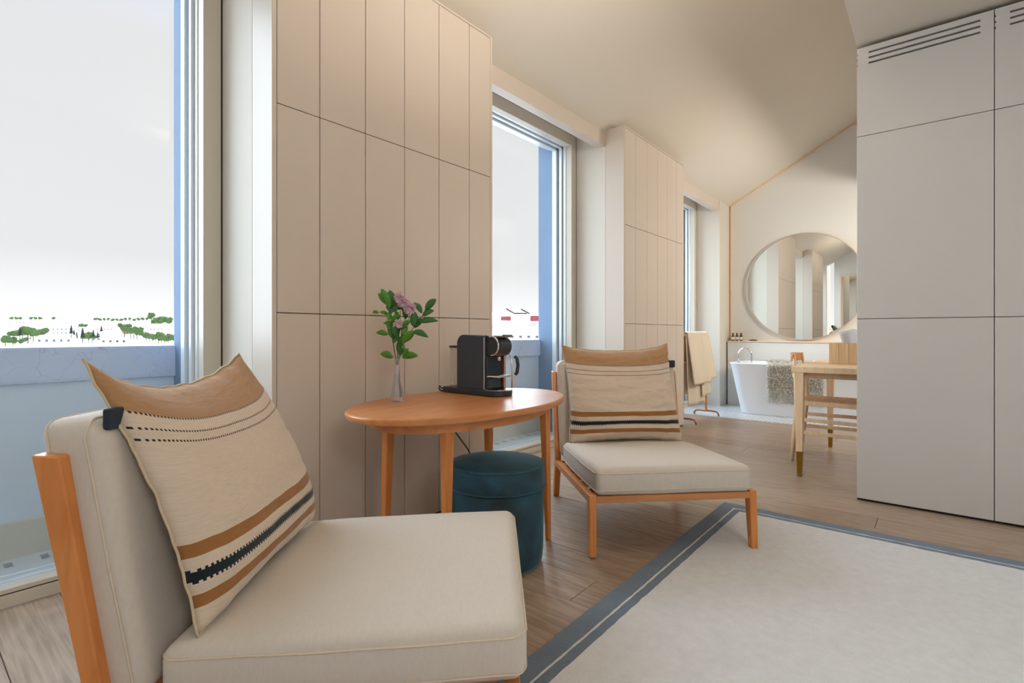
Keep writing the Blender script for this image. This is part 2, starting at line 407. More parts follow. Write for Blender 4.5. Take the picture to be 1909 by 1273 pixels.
for k, (a, b_) in enumerate(WX):
    # header beam, rounded lower edge
    struct(obj('trim_%d' % (k + 4), B((a, 2.13, 2.472), (b_, 2.21, 2.60), .006, 2), M_panel), 'header beam above the window')
    wn = bpy.data.objects.new('window_%d' % (k + 1), None); COL.objects.link(wn); wn['kind'] = 'structure'; wn['label'] = LB[k]
    wn.location = (a, YW, 0); Wd = b_ - a; j = .077
    fr = bmesh.new()
    g = .006
    box(fr, (g, 0, 0), (Wd - g, .055, .043), .002); box(fr, (g, 0, .047), (Wd - g, .055, .064), .002)
    box(fr, (g, 0, .064), (j, .055, 2.612), .002); box(fr, (Wd - j, 0, .064), (Wd - g, .055, 2.612), .002)
    box(fr, (j, 0, 2.52), (Wd - j, .055, 2.612), .002)
    obj('frame', fr, M_frame, wn)
    sd = bmesh.new(); box(sd, (0, .002, .064), (g, .05, 2.62)); box(sd, (Wd - g, .002, .064), (Wd, .05, 2.62)); box(sd, (0, .002, 2.612), (Wd, .05, 2.63)); box(sd, (g, .004, .043), (Wd - g, .05, .047))
    obj('shadow_gap', sd, M_gap, wn)
    # sliding sash and tracks behind the frame
    for q, (y0, y1, e) in enumerate(((.057, .085, .0), (.092, .12, .012), (.14, .185, .022))):
        ss = bmesh.new()
        box(ss, (j - .02, y0, .05), (j + .004 + e, y1, 2.56), .003); box(ss, (Wd - j - .004 - e, y0, .05), (Wd - j + .02, y1, 2.56), .003)
        box(ss, (j, y0, 2.525 - e), (Wd - j, y1, 2.60), .003); box(ss, (j, y0, .03), (Wd - j, y1, .056 + e * .3), .003)
        obj('sash' if q else 'track', ss, M_alu, wn)
    obj('pane', B((j, .102, .055), (Wd - j, .108, 2.53)), M_glass, wn)
    obj('lintel', B((.0, .19, 2.60), (Wd, .36, 2.66)), M_extfloor, wn)
    # outside grating sill with drain slots
    nsl = 14; gs = bmesh.new(); y0, y1 = .19, .345; st = (Wd - 2 * j) / nsl
    box(gs, (j, y0, .03), (Wd - j, y0 + .05, .056)); box(gs, (j, y1 - .05, .03), (Wd - j, y1, .056))
    for q in range(nsl + 1):
        x = j + q * st
        box(gs, (max(j, x - st / 2 + .012), y0 + .05, .03), (min(Wd - j, x + st / 2 - .012), y1 - .05, .056))
    obj('sill_grating', gs, M_alu, wn)
    obj('sill_base', B((j, .19, -.1), (Wd - j, .35, .034)), mat('slot_grey', (120, 128, 138), .8, var=.1), wn)
    rb = obj('roller_tube', tube(bmesh.new(), [(j, .22, 2.555), (Wd - j, .22, 2.555)], .032, 14), mat('blind_white', (236, 238, 238), .6, var=.02), wn, smooth=True)
# parapet outside with its thicker cracked cap
pp = struct(obj('wall_parapet', B((-4, YO + .0, -1.0), (10, YO + .22, .74)), M_blue), 'blue-grey rendered parapet outside the windows')
cap = bmesh.new(); box(cap, (-4, YO - .018, .722), (10, YO + .26, .866), .012, 2)
obj('coping', cap, M_parapet, pp)
obj('base_fillet', hexa(bmesh.new(), [(-4, YO - .03, -.1), (10, YO - .03, -.1), (10, YO + .01, -.1), (-4, YO + .01, -.1)],
                        [(-4, YO - .012, .19), (10, YO - .012, .19), (10, YO + .01, .2), (-4, YO + .01, .2)]), M_extfloor, pp)

# ================================================================== WARDROBES (window side)
def wardrobe(x0, x1, seams, label):
    r = thing('wardrobe', label, 'wardrobe', (x0, YF, 0), 0, 'taupe panelled wardrobes along the window wall')
    W_ = x1 - x0; D = YS - YF - .001; H = 2.607
    obj('body', B((.002, .02, .0), (W_ - .002, D, H - .002), .002), M_gap, r)
    for s in (0, 1):
        x = 0 if s == 0 else W_ - .018
        obj('side_panel', B((x, .0, 0), (x + .018, D, H), .0015), M_panel, r)
    obj('top_panel', B((.018, 0, H - .012), (W_ - .018, D, H)), M_panel, r)
    xs = [.0185] + [s - x0 for s in seams] + [W_ - .0185]; zs = [.012, 1.0, 1.806, H - .013]; g = .0016
    for a, b_ in zip(xs, xs[1:]):
        for c, d in zip(zs, zs[1:]):
            obj('door', B((a + g, .0, c + g), (b_ - g, .019, d - g), .0012), M_panel, r)
    return r
wardrobe(.944, 2.209, [1.142, 1.362, 1.580, 1.800, 2.0206], 'tall taupe panelled wardrobe behind the oval side table')
wardrobe(3.809, 5.085, [4.02, 4.238, 4.46, 4.68, 4.90], 'farther taupe panelled wardrobe behind the chair with the upright pillow')

# ================================================================== GREY CUPBOARDS at the right
def cupboard(y1, y0, label):
    X = 3.418; r = thing('cupboard', label, 'cupboard', (X, y0, 0), 0, 'grey full-height cupboards at the right')
    Wd = y1 - y0; g = .0016
    obj('body', B((.02, .0, .0), (.29, Wd - .0, 2.485)), M_gap, r)
    obj('side_panel', B((.02, Wd - .004, .0), (.29, Wd, 2.49), .001), M_cup, r)
    for c, d in ((.012, 1.0), (1.0, 2.003)):
        obj('door', B((0, g, c + g), (.02, Wd - g, d - g), .0012), M_cup, r)
    # grille panel: real slots
    vb = bmesh.new(); x0, x1 = 0, .02
    box(vb, (x0, g, 2.003 + g), (x1, Wd - g, 2.391))
    for a, b_ in ((2.401, 2.420), (2.430, 2.449), (2.459, 2.488)): box(vb, (x0, g, a), (x1, Wd - g, b_))
    for a, b_ in ((2.391, 2.401), (2.420, 2.430), (2.449, 2.459)):
        box(vb, (x0 + .0005, g, a), (x1, .05, b_)); box(vb, (x0 + .0005, Wd - .055, a), (x1, Wd - .006, b_))
    obj('grille_panel', vb, M_cup, r)
    return r
cupboard(.346, -.212, 'grey tall cupboard with a slotted grille on top, next to the bathroom opening')
cupboard(-.212, -.770, 'grey tall cupboard at the right edge of the picture, cut by the frame')
for k in range(3):
    pass
struct(obj('wall_cupboard_end', B((3.438, Y0, 0), (3.71, -.772, 2.5)), M_cup), 'cupboard wall continuing out of the frame')

# ================================================================== RUG
rug = thing('rug', 'large cream wool rug with a blue border and thin cream stripe', 'rug', (0, 0, 0))
M_rug = mat('cream_wool_pile', (224, 224, 224), .95, var=.10, vscale=30, bump=1.0, bscale=160, sheen=.2)
M_rugb = mat('blue_wool_pile', (112, 126, 142), .95, var=.16, vscale=22, bump=1.0, bscale=160, sheen=.2)
RX1, RY1, RX0, RY0 = 2.885, .888, .2, -2.2; rz = .011
def pile(name, x0, y0, x1, y1, m, z=rz):
    bm = bmesh.new()
    nx = max(2, int((x1 - x0) / .02)); ny = max(2, int((y1 - y0) / .02)); nx = min(nx, 140); ny = min(ny, 160)
    V = [[bm.verts.new((x0 + (x1 - x0) * i / nx + (.0022 * noise.noise((j * .5, i * .3 + x0 * 9, 1)) if i in (0, nx) else 0),
                        y0 + (y1 - y0) * j / ny + (.0022 * noise.noise((i * .5, j * .3 + y0 * 9, 5)) if j in (0, ny) else 0),
                        z + .0018 * noise.noise((i * .45 + x0 * 31, j * .45 + y0 * 17, 0)))) for j in range(ny + 1)] for i in range(nx + 1)]
    for i in range(nx):
        for j in range(ny): bm.faces.new([V[i][j], V[i + 1][j], V[i + 1][j + 1], V[i][j + 1]])
    o = obj(name, bm, m, rug, smooth=True); return o
obj('backing', B((RX0 + .002, RY0 + .002, .001), (RX1 - .002, RY1 - .002, .007)), M_rugb, rug)
b1, b2, b3 = .066, .074, .106
pile('field', RX0 + b3, RY0 + b3, RX1 - b3, RY1 - b3, M_rug, rz + .001)
pile('border', RX0, RY1 - b1, RX1, RY1, M_rugb); pile('border', RX1 - b1, RY0, RX1, RY1 - b1, M_rugb)
pile('border', RX0, RY0, RX1 - b1, RY0 + b1, M_rugb); pile('border', RX0, RY0 + b1, RX0 + b1, RY1 - b1, M_rugb)
pile('border', RX0 + b2, RY1 - b3, RX1 - b2, RY1 - b2, M_rugb); pile('border', RX1 - b3, RY0 + b2, RX1 - b2, RY1 - b3, M_rugb)
pile('stripe', RX0 + b1, RY1 - b2, RX1 - b1, RY1 - b1, M_rug); pile('stripe', RX1 - b2, RY0 + b1, RX1 - b1, RY1 - b2, M_rug)
rim = bmesh.new()
for a, b_ in (((RX0, RY1), (RX1, RY1)), ((RX1, RY1), (RX1, RY0))):
    pass
hexa(rim, [(RX0, RY1 - .004, .0005), (RX1 + .001, RY1 - .004, .0005), (RX1 + .001, RY1 + .001, .0005), (RX0, RY1 + .001, .0005)],
     [(RX0, RY1 - .004, rz), (RX1, RY1 - .004, rz), (RX1, RY1, rz), (RX0, RY1, rz)])
hexa(rim, [(RX1 - .004, RY0, .0005), (RX1 + .001, RY0, .0005), (RX1 + .001, RY1, .0005), (RX1 - .004, RY1, .0005)],
     [(RX1 - .004, RY0, rz), (RX1, RY0, rz), (RX1, RY1, rz), (RX1 - .004, RY1, rz)])
obj('edge', rim, M_rugb, rug)

# ================================================================== LOUNGE CHAIRS
def seat_slope(y): return -.045 * y     # frame falls towards the back
def make_chair(label):
    r = thing('lounge_chair', label, 'chair', (0, 0, 0), 0, 'armless lounge chairs by the oval table')
    hw = .363; zt = .247
    for s in (-1, 1):
        # front leg, leaning a little forward
        bm = bmesh.new(); xo = s * hw; xi = s * (hw - .032)
        a, b_ = sorted((xo, xi))
        hexa(bm, [(a + (.004 if s > 0 else 0), -.012, 0), (b_ - (.004 if s < 0 else 0), -.012, 0), (b_ - (.004 if s < 0 else 0), .020, 0), (a + (.004 if s > 0 else 0), .020, 0)],
             [(a, .0, zt + .004), (b_, .0, zt + .004), (b_, .046, zt + .002), (a, .046, zt + .002)], .003)
        obj('leg', bm, M_cherry, r)
        bm = bmesh.new()   # rear leg
        hexa(bm, [(a, .804, 0), (b_, .804, 0), (b_, .836, 0), (a, .836, 0)],
             [(a, .745, .20), (b_, .745, .20), (b_, .792, .205), (a, .792, .205)], .003)
        obj('leg', bm, M_cherry, r)
        bm = bmesh.new()   # back post
        hexa(bm, [(a, .748, .20), (b_, .748, .20), (b_, .782, .205), (a, .782, .205)],
             [(a, .836, .697), (b_, .836, .697), (b_, .886, .700), (a, .886, .700)], .003)
        obj('back_post', bm, M_cherry, r)
        bm = bmesh.new(); h = .034   # side rail
        ra, rb_ = a + .002, b_ - .002
        y0, y1 = .04, .77
        z0, z1 = zt, zt + seat_slope(y1)
        hexa(bm, [(ra, y0, z0 - h), (rb_, y0, z0 - h), (rb_, y1, z1 - h), (ra, y1, z1 - h)], [(ra, y0, z0), (rb_, y0, z0), (rb_, y1, z1), (ra, y1, z1)], .002)
        obj('side_rail', bm, M_cherryY, r)
    obj('front_rail', B((-hw + .031, .0, zt - .029), (hw - .031, .03, zt - .001), .002), M_cherryX, r)
    obj('rear_rail', B((-hw + .031, .745, .178), (hw - .031, .77, .21), .002), M_cherryX, r)
    for k in range(5):
        y = .10 + k * .14; z = zt - .024 + seat_slope(y)
        obj('seat_slat', B((-hw + .03, y, z), (hw - .03, y + .06, z + .014), .001), M_cherryX, r)
    for z, y in ((.34, .797), (.50, .827), (.655, .857)):
        obj('back_slat', B((-hw + .031, y, z - .03), (hw - .031, y + .018, z + .03), .002), M_cherryX, r)
    # seat cushion
    hx, hy, hz = .338, .347, .056
    def f(q):
        y = q.y + .334
        z = q.z + .304 + seat_slope(y) 
        q2 = Vector((q.x * (1 + .012 * (1 - (q.y / hy) ** 2)), y, z))
        q2.z += .004 * noise.noise((q.x * 5, q.y * 5, 3))
        return q2
    bm, mp = rounded_cushion(hx, hy, hz, .03, .012, fn=f)
    sc = obj('seat_cushion', bm, M_linen, r, smooth=True)
    for z in (.62, -.62):
        pt = loop_pts(mp, z, hx, hy, .03)
        c0 = 0
        pt = [p + (Vector((p.x, p.y - .334, 0)).normalized() * .0006) for p in pt]
        obj('piping', tube(bmesh.new(), pt, .0024, 6, closed=True), M_piping, sc, smooth=True)
    # back cushion
    hx, hy, hz = .338, .262, .056   # y local -> height, z local -> thickness
    def f2(q):
        zc = .497 + q.y; th = .19
        front = .697 + th * (zc - .25) + .056
        y = front - q.z
        return Vector((q.x * (1 + .01 * (1 - (q.y / hy) ** 2)), y + .004 * noise.noise((q.x * 4, q.y * 4, 9)), zc + .02 * (q.z / hz) * 0))
    bm, mp = rounded_cushion(hx, hy, hz, .034, .008, fn=f2)
    bc = obj('back_cushion', bm, M_linen, r, smooth=True)
    for z in (.60, -.62):
        pt = loop_pts(mp, z, hx, hy, .034)
        pt = [p + (Vector((p.x, 0, p.z - .497)).normalized() * .0006) for p in pt]
        obj('piping', tube(bmesh.new(), pt, .0024, 6, closed=True), M_piping, bc, smooth=True)
    return r
ch1 = make_chair('cherry-framed lounge chair with linen cushions nearest the camera, cut by the frame')
ch1.location = (1.027, .8375, 0); ch1.rotation_euler = (0, 0, atan2(.66, .75))
ch2 = dup(ch1, loc=(2.098, .848, .004), rz=atan2(-.705, .709), label='cherry-framed lounge chair with linen cushions beyond the table, standing partly on the rug')

# ------------------------------------------------------------------ pillows
def pillow_mat():
    m = bpy.data.materials.new('striped_wool'); m.use_nodes = True; t = m.node_tree; N = t.nodes.new; L = t.links.new
    b = t.nodes['Principled BSDF']; b.inputs['Roughness'].default_value = .95; b.inputs['Sheen Weight'].default_value = .25; b.inputs['Specular IOR Level'].default_value = .1
    uv = N('ShaderNodeUVMap'); uv.uv_map = 'UVMap'; sp = N('ShaderNodeSeparateXYZ'); L(uv.outputs[0], sp.inputs[0])
    u, v = sp.outputs[0], sp.outputs[1]
    def math(op, a, b_=None, c=None):
        n = N('ShaderNodeMath'); n.operation = op
        for i, x in enumerate((a, b_, c)):
            if x is None: continue
            if isinstance(x, (int, float)): n.inputs[i].default_value = x
            else: L(x, n.inputs[i])
        return n.outputs[0]
    def band(lo, hi, vv=v): return math('MULTIPLY', math('GREATER_THAN', vv, lo), math('LESS_THAN', vv, hi))
    nz = N('ShaderNodeTexNoise'); nz.inputs['Scale'].default_value = 60; nz.inputs['Detail'].default_value = 6
    mp = N('ShaderNodeMapping'); mp.inputs['Scale'].default_value = (.35, 4, 1); L(uv.outputs[0], mp.inputs[0]); L(mp.outputs[0], nz.inputs[0])
    base = N('ShaderNodeMix'); base.data_type = 'RGBA'; base.inputs[6].default_value = lin((208, 188, 166)) + (1,); base.inputs[7].default_value = lin((236, 220, 202)) + (1,)
    L(nz.outputs[0], base.inputs[0]); cur = base.outputs[2]
    def over(mask, ca, cb):
        nonlocal cur
        cc = N('ShaderNodeMix'); cc.data_type = 'RGBA'; cc.inputs[6].default_value = lin(ca) + (1,); cc.inputs[7].default_value = lin(cb) + (1,); L(nz.outputs[0], cc.inputs[0])
        mx = N('ShaderNodeMix'); mx.data_type = 'RGBA'; L(mask, mx.inputs[0]); L(cur, mx.inputs[6]); L(cc.outputs[2], mx.inputs[7]); cur = mx.outputs[2]
    over(band(.825, 2), (158, 118, 80), (198, 156, 116))                  # wide brown top
    over(band(.275, .325), (146, 98, 54), (176, 124, 74))                 # brown stripe
    over(band(.095, .14), (146, 98, 54), (176, 124, 74))
    tooth = math('MULTIPLY', math('GREATER_THAN', math('FRACT', math('MULTIPLY', u, 62)), .5), .009)
    vv = math('ADD', v, tooth)
    over(band(.19, .232, vv), (22, 34, 40), (40, 52, 58))                 # toothed dark stripe
    dots = math('GREATER_THAN', math('FRACT', math('MULTIPLY', u, 70)), .45)
    for lo in (.818, .757, .712):
        over(math('MULTIPLY', band(lo, lo + .009), dots), (40, 38, 40), (60, 56, 56))
    L(cur, b.inputs['Base Color'])
    n2 = N('ShaderNodeTexNoise'); n2.inputs['Scale'].default_value = 420; L(N('ShaderNodeTexCoord').outputs['Object'], n2.inputs[0])
    bp = N('ShaderNodeBump'); bp.inputs['Strength'].default_value = .4; bp.inputs['Distance'].default_value = .0015; L(n2.outputs[0], bp.inputs['Height'])
    n3 = N('ShaderNodeTexNoise'); n3.inputs['Scale'].default_value = 9; n3.inputs['Detail'].default_value = 3; mp3 = N('ShaderNodeMapping'); mp3.inputs['Scale'].default_value = (1, 3.2, 1)
    L(uv.outputs[0], mp3.inputs[0]); L(mp3.outputs[0], n3.inputs[0])
    bp2 = N('ShaderNodeBump'); bp2.inputs['Strength'].default_value = .35; bp2.inputs['Distance'].default_value = .012; L(n3.outputs[0], bp2.inputs['Height']); L(bp.outputs[0], bp2.inputs['Normal'])
    L(bp2.outputs[0], b.inputs['Normal'])
    return m
M_pil = pillow_mat(); M_tab = mat('navy_tab', (38, 52, 66), .8, var=.1)
def pillow(label, cx, cy, rz, w, h0, h1, y0, y1, flip, sag, ear, wrinkle, seed, lx=0, left=0):
    """front at local -y; plane leans from (y0,h0) to (y1,h1)"""
    r = thing('pillow', label, 'pillow', (cx, cy, 0), rz, 'striped wool pillows on the lounge chairs')
    n = 56
    def P(i, j, side):
        u = -1 + 2 * i / n; v = -1 + 2 * j / n
        a = max(0, 1 - abs(u) ** 3.6) ** .55 * max(0, 1 - abs(v) ** 3.6) ** .55
        pinch = .055
        x = u * (w / 2) * (1 - pinch * (1 - v * v) * (1 if abs(u) > .0 else 1) * abs(u))
        t_ = (v + 1) / 2
        z = h0 + (h1 - h0) * t_
        z -= (t_ ** 2) * sag * (1 - abs(u) ** 2.4)            # slack top edge between the corners
        z += ((1 - t_) ** 3) * .022 * (1 - u * u)
        z -= left * (t_ ** 4) * max(0, -u) ** 2; x += (.022 if left else 0) * (t_ ** 4) * max(0, -u) ** 2
        z += ear * (t_ ** 6) * (abs(u) ** 6) * (1 if (u > 0) == flip else .35)
        y = y0 + (y1 - y0) * t_ - .028 * sin(pi * min(1, t_))
        th = (.078 if side < 0 else .026) * a
        wr = wrinkle * noise.noise((u * 1.4 + seed, v * 7, seed)) * a + wrinkle * .6 * noise.noise((u * 5 + seed, v * 16, seed)) * min(1, a * 1.3)
        edge = 1 - a
        y += side * th + (wr if side < 0 else 0)
        x += .006 * noise.noise((v * 9, seed, u)) * edge
        z += .005 * noise.noise((u * 8, seed + 4, v)) * edge
        return Vector((x + lx, y, z))
    bm = bmesh.new(); uvl = bm.loops.layers.uv.new('UVMap'); G = {}
    for side in (-1, 1):
        for i in range(n + 1):
            for j in range(n + 1):
                bd = i in (0, n) or j in (0, n)
                if bd and side == 1: G[(i, j, 1)] = G[(i, j, -1)]
                else: G[(i, j, side)] = bm.verts.new(P(i, j, side))
    for side in (-1, 1):
        for i in range(n):
            for j in range(n):
                q = [(i, j), (i + 1, j), (i + 1, j + 1), (i, j + 1)]
                f_ = bm.faces.new([G[(a, b_, side)] for a, b_ in q])
                for lp, (a, b_) in zip(f_.loops, q): lp[uvl].uv = (a / n, b_ / n)
    obj('cover', bm, M_pil, r, smooth=True)
    # seam cord and the navy tab
    per = [P(i, 0, -1) for i in range(n)] + [P(n, j, -1) for j in range(n)] + [P(n - i, n, -1) for i in range(n)] + [P(0, n - j, -1) for j in range(n)]
    obj('seam', tube(bmesh.new(), per, .0028, 6, closed=True), fabric('wool_seam', (214, 196, 166)), r, smooth=True)
    s = 1 if flip else -1
    pt = P(n if flip else 0, int(n * .82), -1)
    tb_ = bmesh.new()
    box(tb_, (pt.x - (.035 if s > 0 else .028), pt.y - .012, pt.z - .024), (pt.x + (.028 if s > 0 else .035), pt.y + .004, pt.z + .016), .003)
    o = obj('tab', tb_, M_tab, r, label='navy fabric tab on the side seam')
    return r
pillow('striped wool pillow slumped on the nearest chair, pointed corners and navy tab at left', 1.027, .8375, ch1.rotation_euler[2], .640, .338, .858, .62, .855, False, .07, .0, .005, 3.3, lx=.012, left=-.012)
pillow('striped wool pillow standing upright on the farther chair, navy tab at right', 2.098, .848, ch2.rotation_euler[2], .625, .335, .850, .625, .84, True, .03, .012, .013, 8.1)

# ================================================================== OVAL TABLE
tx, ty, tz = 1.563, 1.530, .640
tb = thing('side_table', 'oval cherry wood side table with four tapered legs in front of the wardrobe', 'table', (tx, ty, 0), radians(2.8))
bm = bmesh.new(); a_, b_ = .551, .339
prof = [(.0, .6145), (.985, .6145), (.993, .618), (1.0, .628), (1.0, .634), (.996, .638), (.990, .64), (0, .64)]
lathe(bm, prof, 96, sx=a_, sy=b_); obj('tabletop', bm, M_cherryX, tb)
bm = bmesh.new()
for k in range(72):
    t0, t1 = 2 * pi * k / 72, 2 * pi * (k + 1) / 72
    def q(t, s, z): return (s[0] * cos(t), s[1] * sin(t), z)
    o_, i_ = (.445, .272), (.425, .252)
    vs = [bm.verts.new(q(t0, o_, .572)), bm.verts.new(q(t1, o_, .572)), bm.verts.new(q(t1, o_, .615)), bm.verts.new(q(t0, o_, .615)),
          bm.verts.new(q(t0, i_, .572)), bm.verts.new(q(t1, i_, .572)), bm.verts.new(q(t1, i_, .615)), bm.verts.new(q(t0, i_, .615))]
    for f in ((0, 1, 2, 3), (5, 4, 7, 6), (0, 4, 5, 1), (3, 2, 6, 7)): bm.faces.new([vs[x] for x in f])
bmesh.ops.remove_doubles(bm, verts=bm.verts, dist=1e-5)
obj('apron', bm, M_cherryX, tb)
rot = Matrix.Rotation(-radians(2.8), 3, 'Z')
for (px, py) in ((1.892, 1.346), (1.262, 1.338), (1.250, 1.673), (1.872, 1.682)):
    p = rot @ Vector((px - tx, py - ty, 0)); q = p * .955
    obj('leg', leg(bmesh.new(), (p.x, p.y, 0), (q.x, q.y, .6145), .021, .021, .042, .036), M_cherry, tb)

# ================================================================== VELVET POUF
m = bpy.data.materials.new('teal_velvet'); m.use_nodes = True; t = m.node_tree; b = t.nodes['Principled BSDF']
b.inputs['Roughness'].default_value = .75; b.inputs['Sheen Weight'].default_value = .8; b.inputs['Sheen Roughness'].default_value = .35
b.inputs['Sheen Tint'].default_value = lin((120, 160, 175)) + (1,)
n = t.nodes.new('ShaderNodeTexNoise'); n.inputs['Scale'].default_value = 5; n.inputs['Detail'].default_value = 4; n.inputs['Distortion'].default_value = 1.2
r_ = t.nodes.new('ShaderNodeValToRGB'); r_.color_ramp.elements[0].position = .35; r_.color_ramp.elements[1].position = .68
r_.color_ramp.elements[0].color = lin((38, 50, 58)) + (1,); r_.color_ramp.elements[1].color = lin((40, 90, 108)) + (1,)
tcn = t.nodes.new('ShaderNodeTexCoord'); t.links.new(tcn.outputs['Object'], n.inputs[0]); t.links.new(n.outputs[0], r_.inputs[0]); t.links.new(r_.outputs[0], b.inputs['Base Color'])
M_teal = m
pf = thing('pouf', 'round dark teal velvet storage pouf with a lid, tucked under the oval table', 'pouf', (1.592, 1.386, 0))
R = .192
obj('body', lathe(bmesh.new(), [(.0, .004), (R * .90, .004), (R * .955, .02), (R * .975, .06), (R * .985, .2), (R * .975, .30), (R * .95, .308), (0, .31)], 56), M_teal, pf, smooth=True)
lid = obj('lid', lathe(bmesh.new(), [(R * .9, .308), (R * .99, .310), (R * 1.005, .318), (R * 1.0, .36), (R * .99, .392), (R * .965, .399), (R * .85, .406), (R * .5, .414), (0, .417)], 56), M_teal, pf, smooth=True)
for z, rr in ((.313, R * 1.006), (.395, R * .988)):
    obj('piping', tube(bmesh.new(), [(rr * cos(2 * pi * k / 56), rr * sin(2 * pi * k / 56), z) for k in range(56)], .004, 6, closed=True), M_teal, lid, smooth=True)
obj('foot_ring', lathe(bmesh.new(), [(R * .8, 0), (R * .86, 0), (R * .86, .006), (R * .8, .006)], 40), M_cable, pf)

# ================================================================== BUD VASE WITH FLOWERS
vx, vy = 1.339, 1.710
vs_ = thing('bud_vase', 'slim faceted clear glass bud vase at the left of the oval table', 'vase', (vx, vy, tz), radians(12))
bm = bmesh.new(); nn = 6
def ringv(r, z, tw=0): return [(r * cos(2 * pi * k / nn + tw), r * sin(2 * pi * k / nn + tw), z) for k in range(nn)]
outer = [(.0305, 0), (.030, .006), (.0215, .045), (.0135, .09), (.0115, .12), (.0125, .155), (.0145, .178)]
inner = [(.0120, .178), (.0100, .155), (.009, .12), (.0105, .09), (.0175, .045), (.020, .02)]
rings = []
for k, (r0, z0) in enumerate(outer): rings.append([bm.verts.new(p) for p in ringv(r0, z0, .5 * k * .12)])
for k, (r0, z0) in enumerate(inner): rings.append([bm.verts.new(p) for p in ringv(r0, z0, .36 - .06 * k)])
for A_, B_ in zip(rings, rings[1:]):
    for k in range(nn): bm.faces.new([A_[k], A_[(k + 1) % nn], B_[(k + 1) % nn], B_[k]])
bm.faces.new(rings[0][::-1]); bm.faces.new(rings[-1])
gm = bpy.data.materials.new('vase_glass'); gm.use_nodes = True; t = gm.node_tree; t.nodes.remove(t.nodes['Principled BSDF'])
tr = t.nodes.new('ShaderNodeBsdfTransparent'); tr.inputs[0].default_value = (.97, .98, 1, 1)
gl = t.nodes.new('ShaderNodeBsdfGlossy'); gl.inputs['Roughness'].default_value = .06; df = t.nodes.new('ShaderNodeBsdfDiffuse'); df.inputs[0].default_value = (.9, .92, .95, 1)
lwt = t.nodes.new('ShaderNodeLayerWeight'); lwt.inputs[0].default_value = .3
m1 = t.nodes.new('ShaderNodeMixShader'); m1.inputs[0].default_value = .16; m2 = t.nodes.new('ShaderNodeMixShader')
t.links.new(tr.outputs[0], m1.inputs[1]); t.links.new(df.outputs[0], m1.inputs[2]); t.links.new(lwt.outputs['Facing'], m2.inputs[0]); t.links.new(m1.outputs[0], m2.inputs[1]); t.links.new(gl.outputs[0], m2.inputs[2]); t.links.new(m2.outputs[0], t.nodes['Material Output'].inputs[0])
obj('glass_body', bm, gm, vs_)
obj('water', lathe(bmesh.new(), [(0, .022), (.0165, .022), (.0145, .045), (.0085, .088), (.0075, .11), (0, .11)], 12), clear('water', (.9, .95, .95), .3), vs_, smooth=True)

fw = thing('flower_bunch', 'pink blossoms with green leafy stems standing in the bud vase', 'flowers', (vx, vy, tz + .165), atan2(.635, .7725) - pi / 2)
# local x = to the right in the picture, y = away, z = up
def Q(a, b_, d=0): return Vector(((a - 292) / 2519, d, (765 - b_) / 2519 + .012))
rs = random.Random(5)
stems = [[(290, 830), (268, 700), (245, 540), (232, 380), (230, 240)], [(292, 830), (300, 600), (325, 400), (320, 200)], [(296, 830), (330, 640), (400, 420), (425, 250)],
         [(300, 830), (350, 620), (440, 470), (540, 340), (600, 262)], [(286, 830), (262, 690), (240, 560)], [(294, 830), (300, 640), (315, 420)]]
for k, s in enumerate(stems):
    dd = rs.uniform(-.02, .02)
    obj('stem', tube(bmesh.new(), [Q(x, y, dd * i / len(s)) for i, (x, y) in enumerate(s)], .0014, 6), M_stem, fw, smooth=True)
leaves = [((232, 250), (150, 65), .36, 0), ((238, 250), (208, 70), .34, 1), ((205, 215), (113, 105), .34, 0), ((208, 322), (128, 290), .26, 0), ((112, 292), (40, 290), .3, 0),
          ((250, 300), (190, 215), .4, 1), ((225, 400), (325, 318), .42, 0), ((250, 420), (155, 402), .42, 0), ((245, 568), (195, 430), .42, 0), ((192, 518), (70, 500), .3, 0),
          ((265, 752), (128, 722), .34, 0), ((330, 752), (480, 742), .34, 0), ((345, 605), (472, 490), .42, 0), ((462, 488), (614, 542), .26, 1), ((470, 440), (482, 295), .36, 1),
          ((515, 392), (698, 380), .22, 1), ((555, 322), (668, 275), .36, 1), ((588, 268), (688, 162), .40, 1), ((545, 298), (462, 192), .32, 1), ((375, 360), (372, 245), .4, 1),
          ((368, 430), (445, 378), .4, 0), ((310, 655), (322, 545), .38, 0), ((318, 742), (298, 590), .34, 0), ((385, 700), (350, 635), .6, 0), ((285, 300), (288, 195), .42, 1),
          ((330, 560), (388, 440), .36, 1), ((250, 520), (290, 440), .45, 1), ((400, 660), (345, 755), .3, 0), ((470, 450), (560, 360), .3, 1), ((300, 560), (262, 450), .4, 1),
          ((275, 250), (330, 240), .4, 1), ((240, 300), (280, 220), .5, 1), ((350, 330), (420, 300), .4, 1), ((200, 180), (235, 110), .4, 0), ((215, 380), (215, 290), .45, 0), ((260, 350), (300, 290), .45, 0), ((300, 480), (350, 400), .45, 0), ((290, 520), (300, 430), .4, 1), ((350, 520), (400, 450), .45, 0), ((480, 430), (520, 350), .4, 1), ((300, 640), (330, 720), .4, 0), ((220, 470), (180, 400), .4, 0), ((380, 300), (350, 220), .45, 1), ((240, 610), (285, 520), .4, 0)]
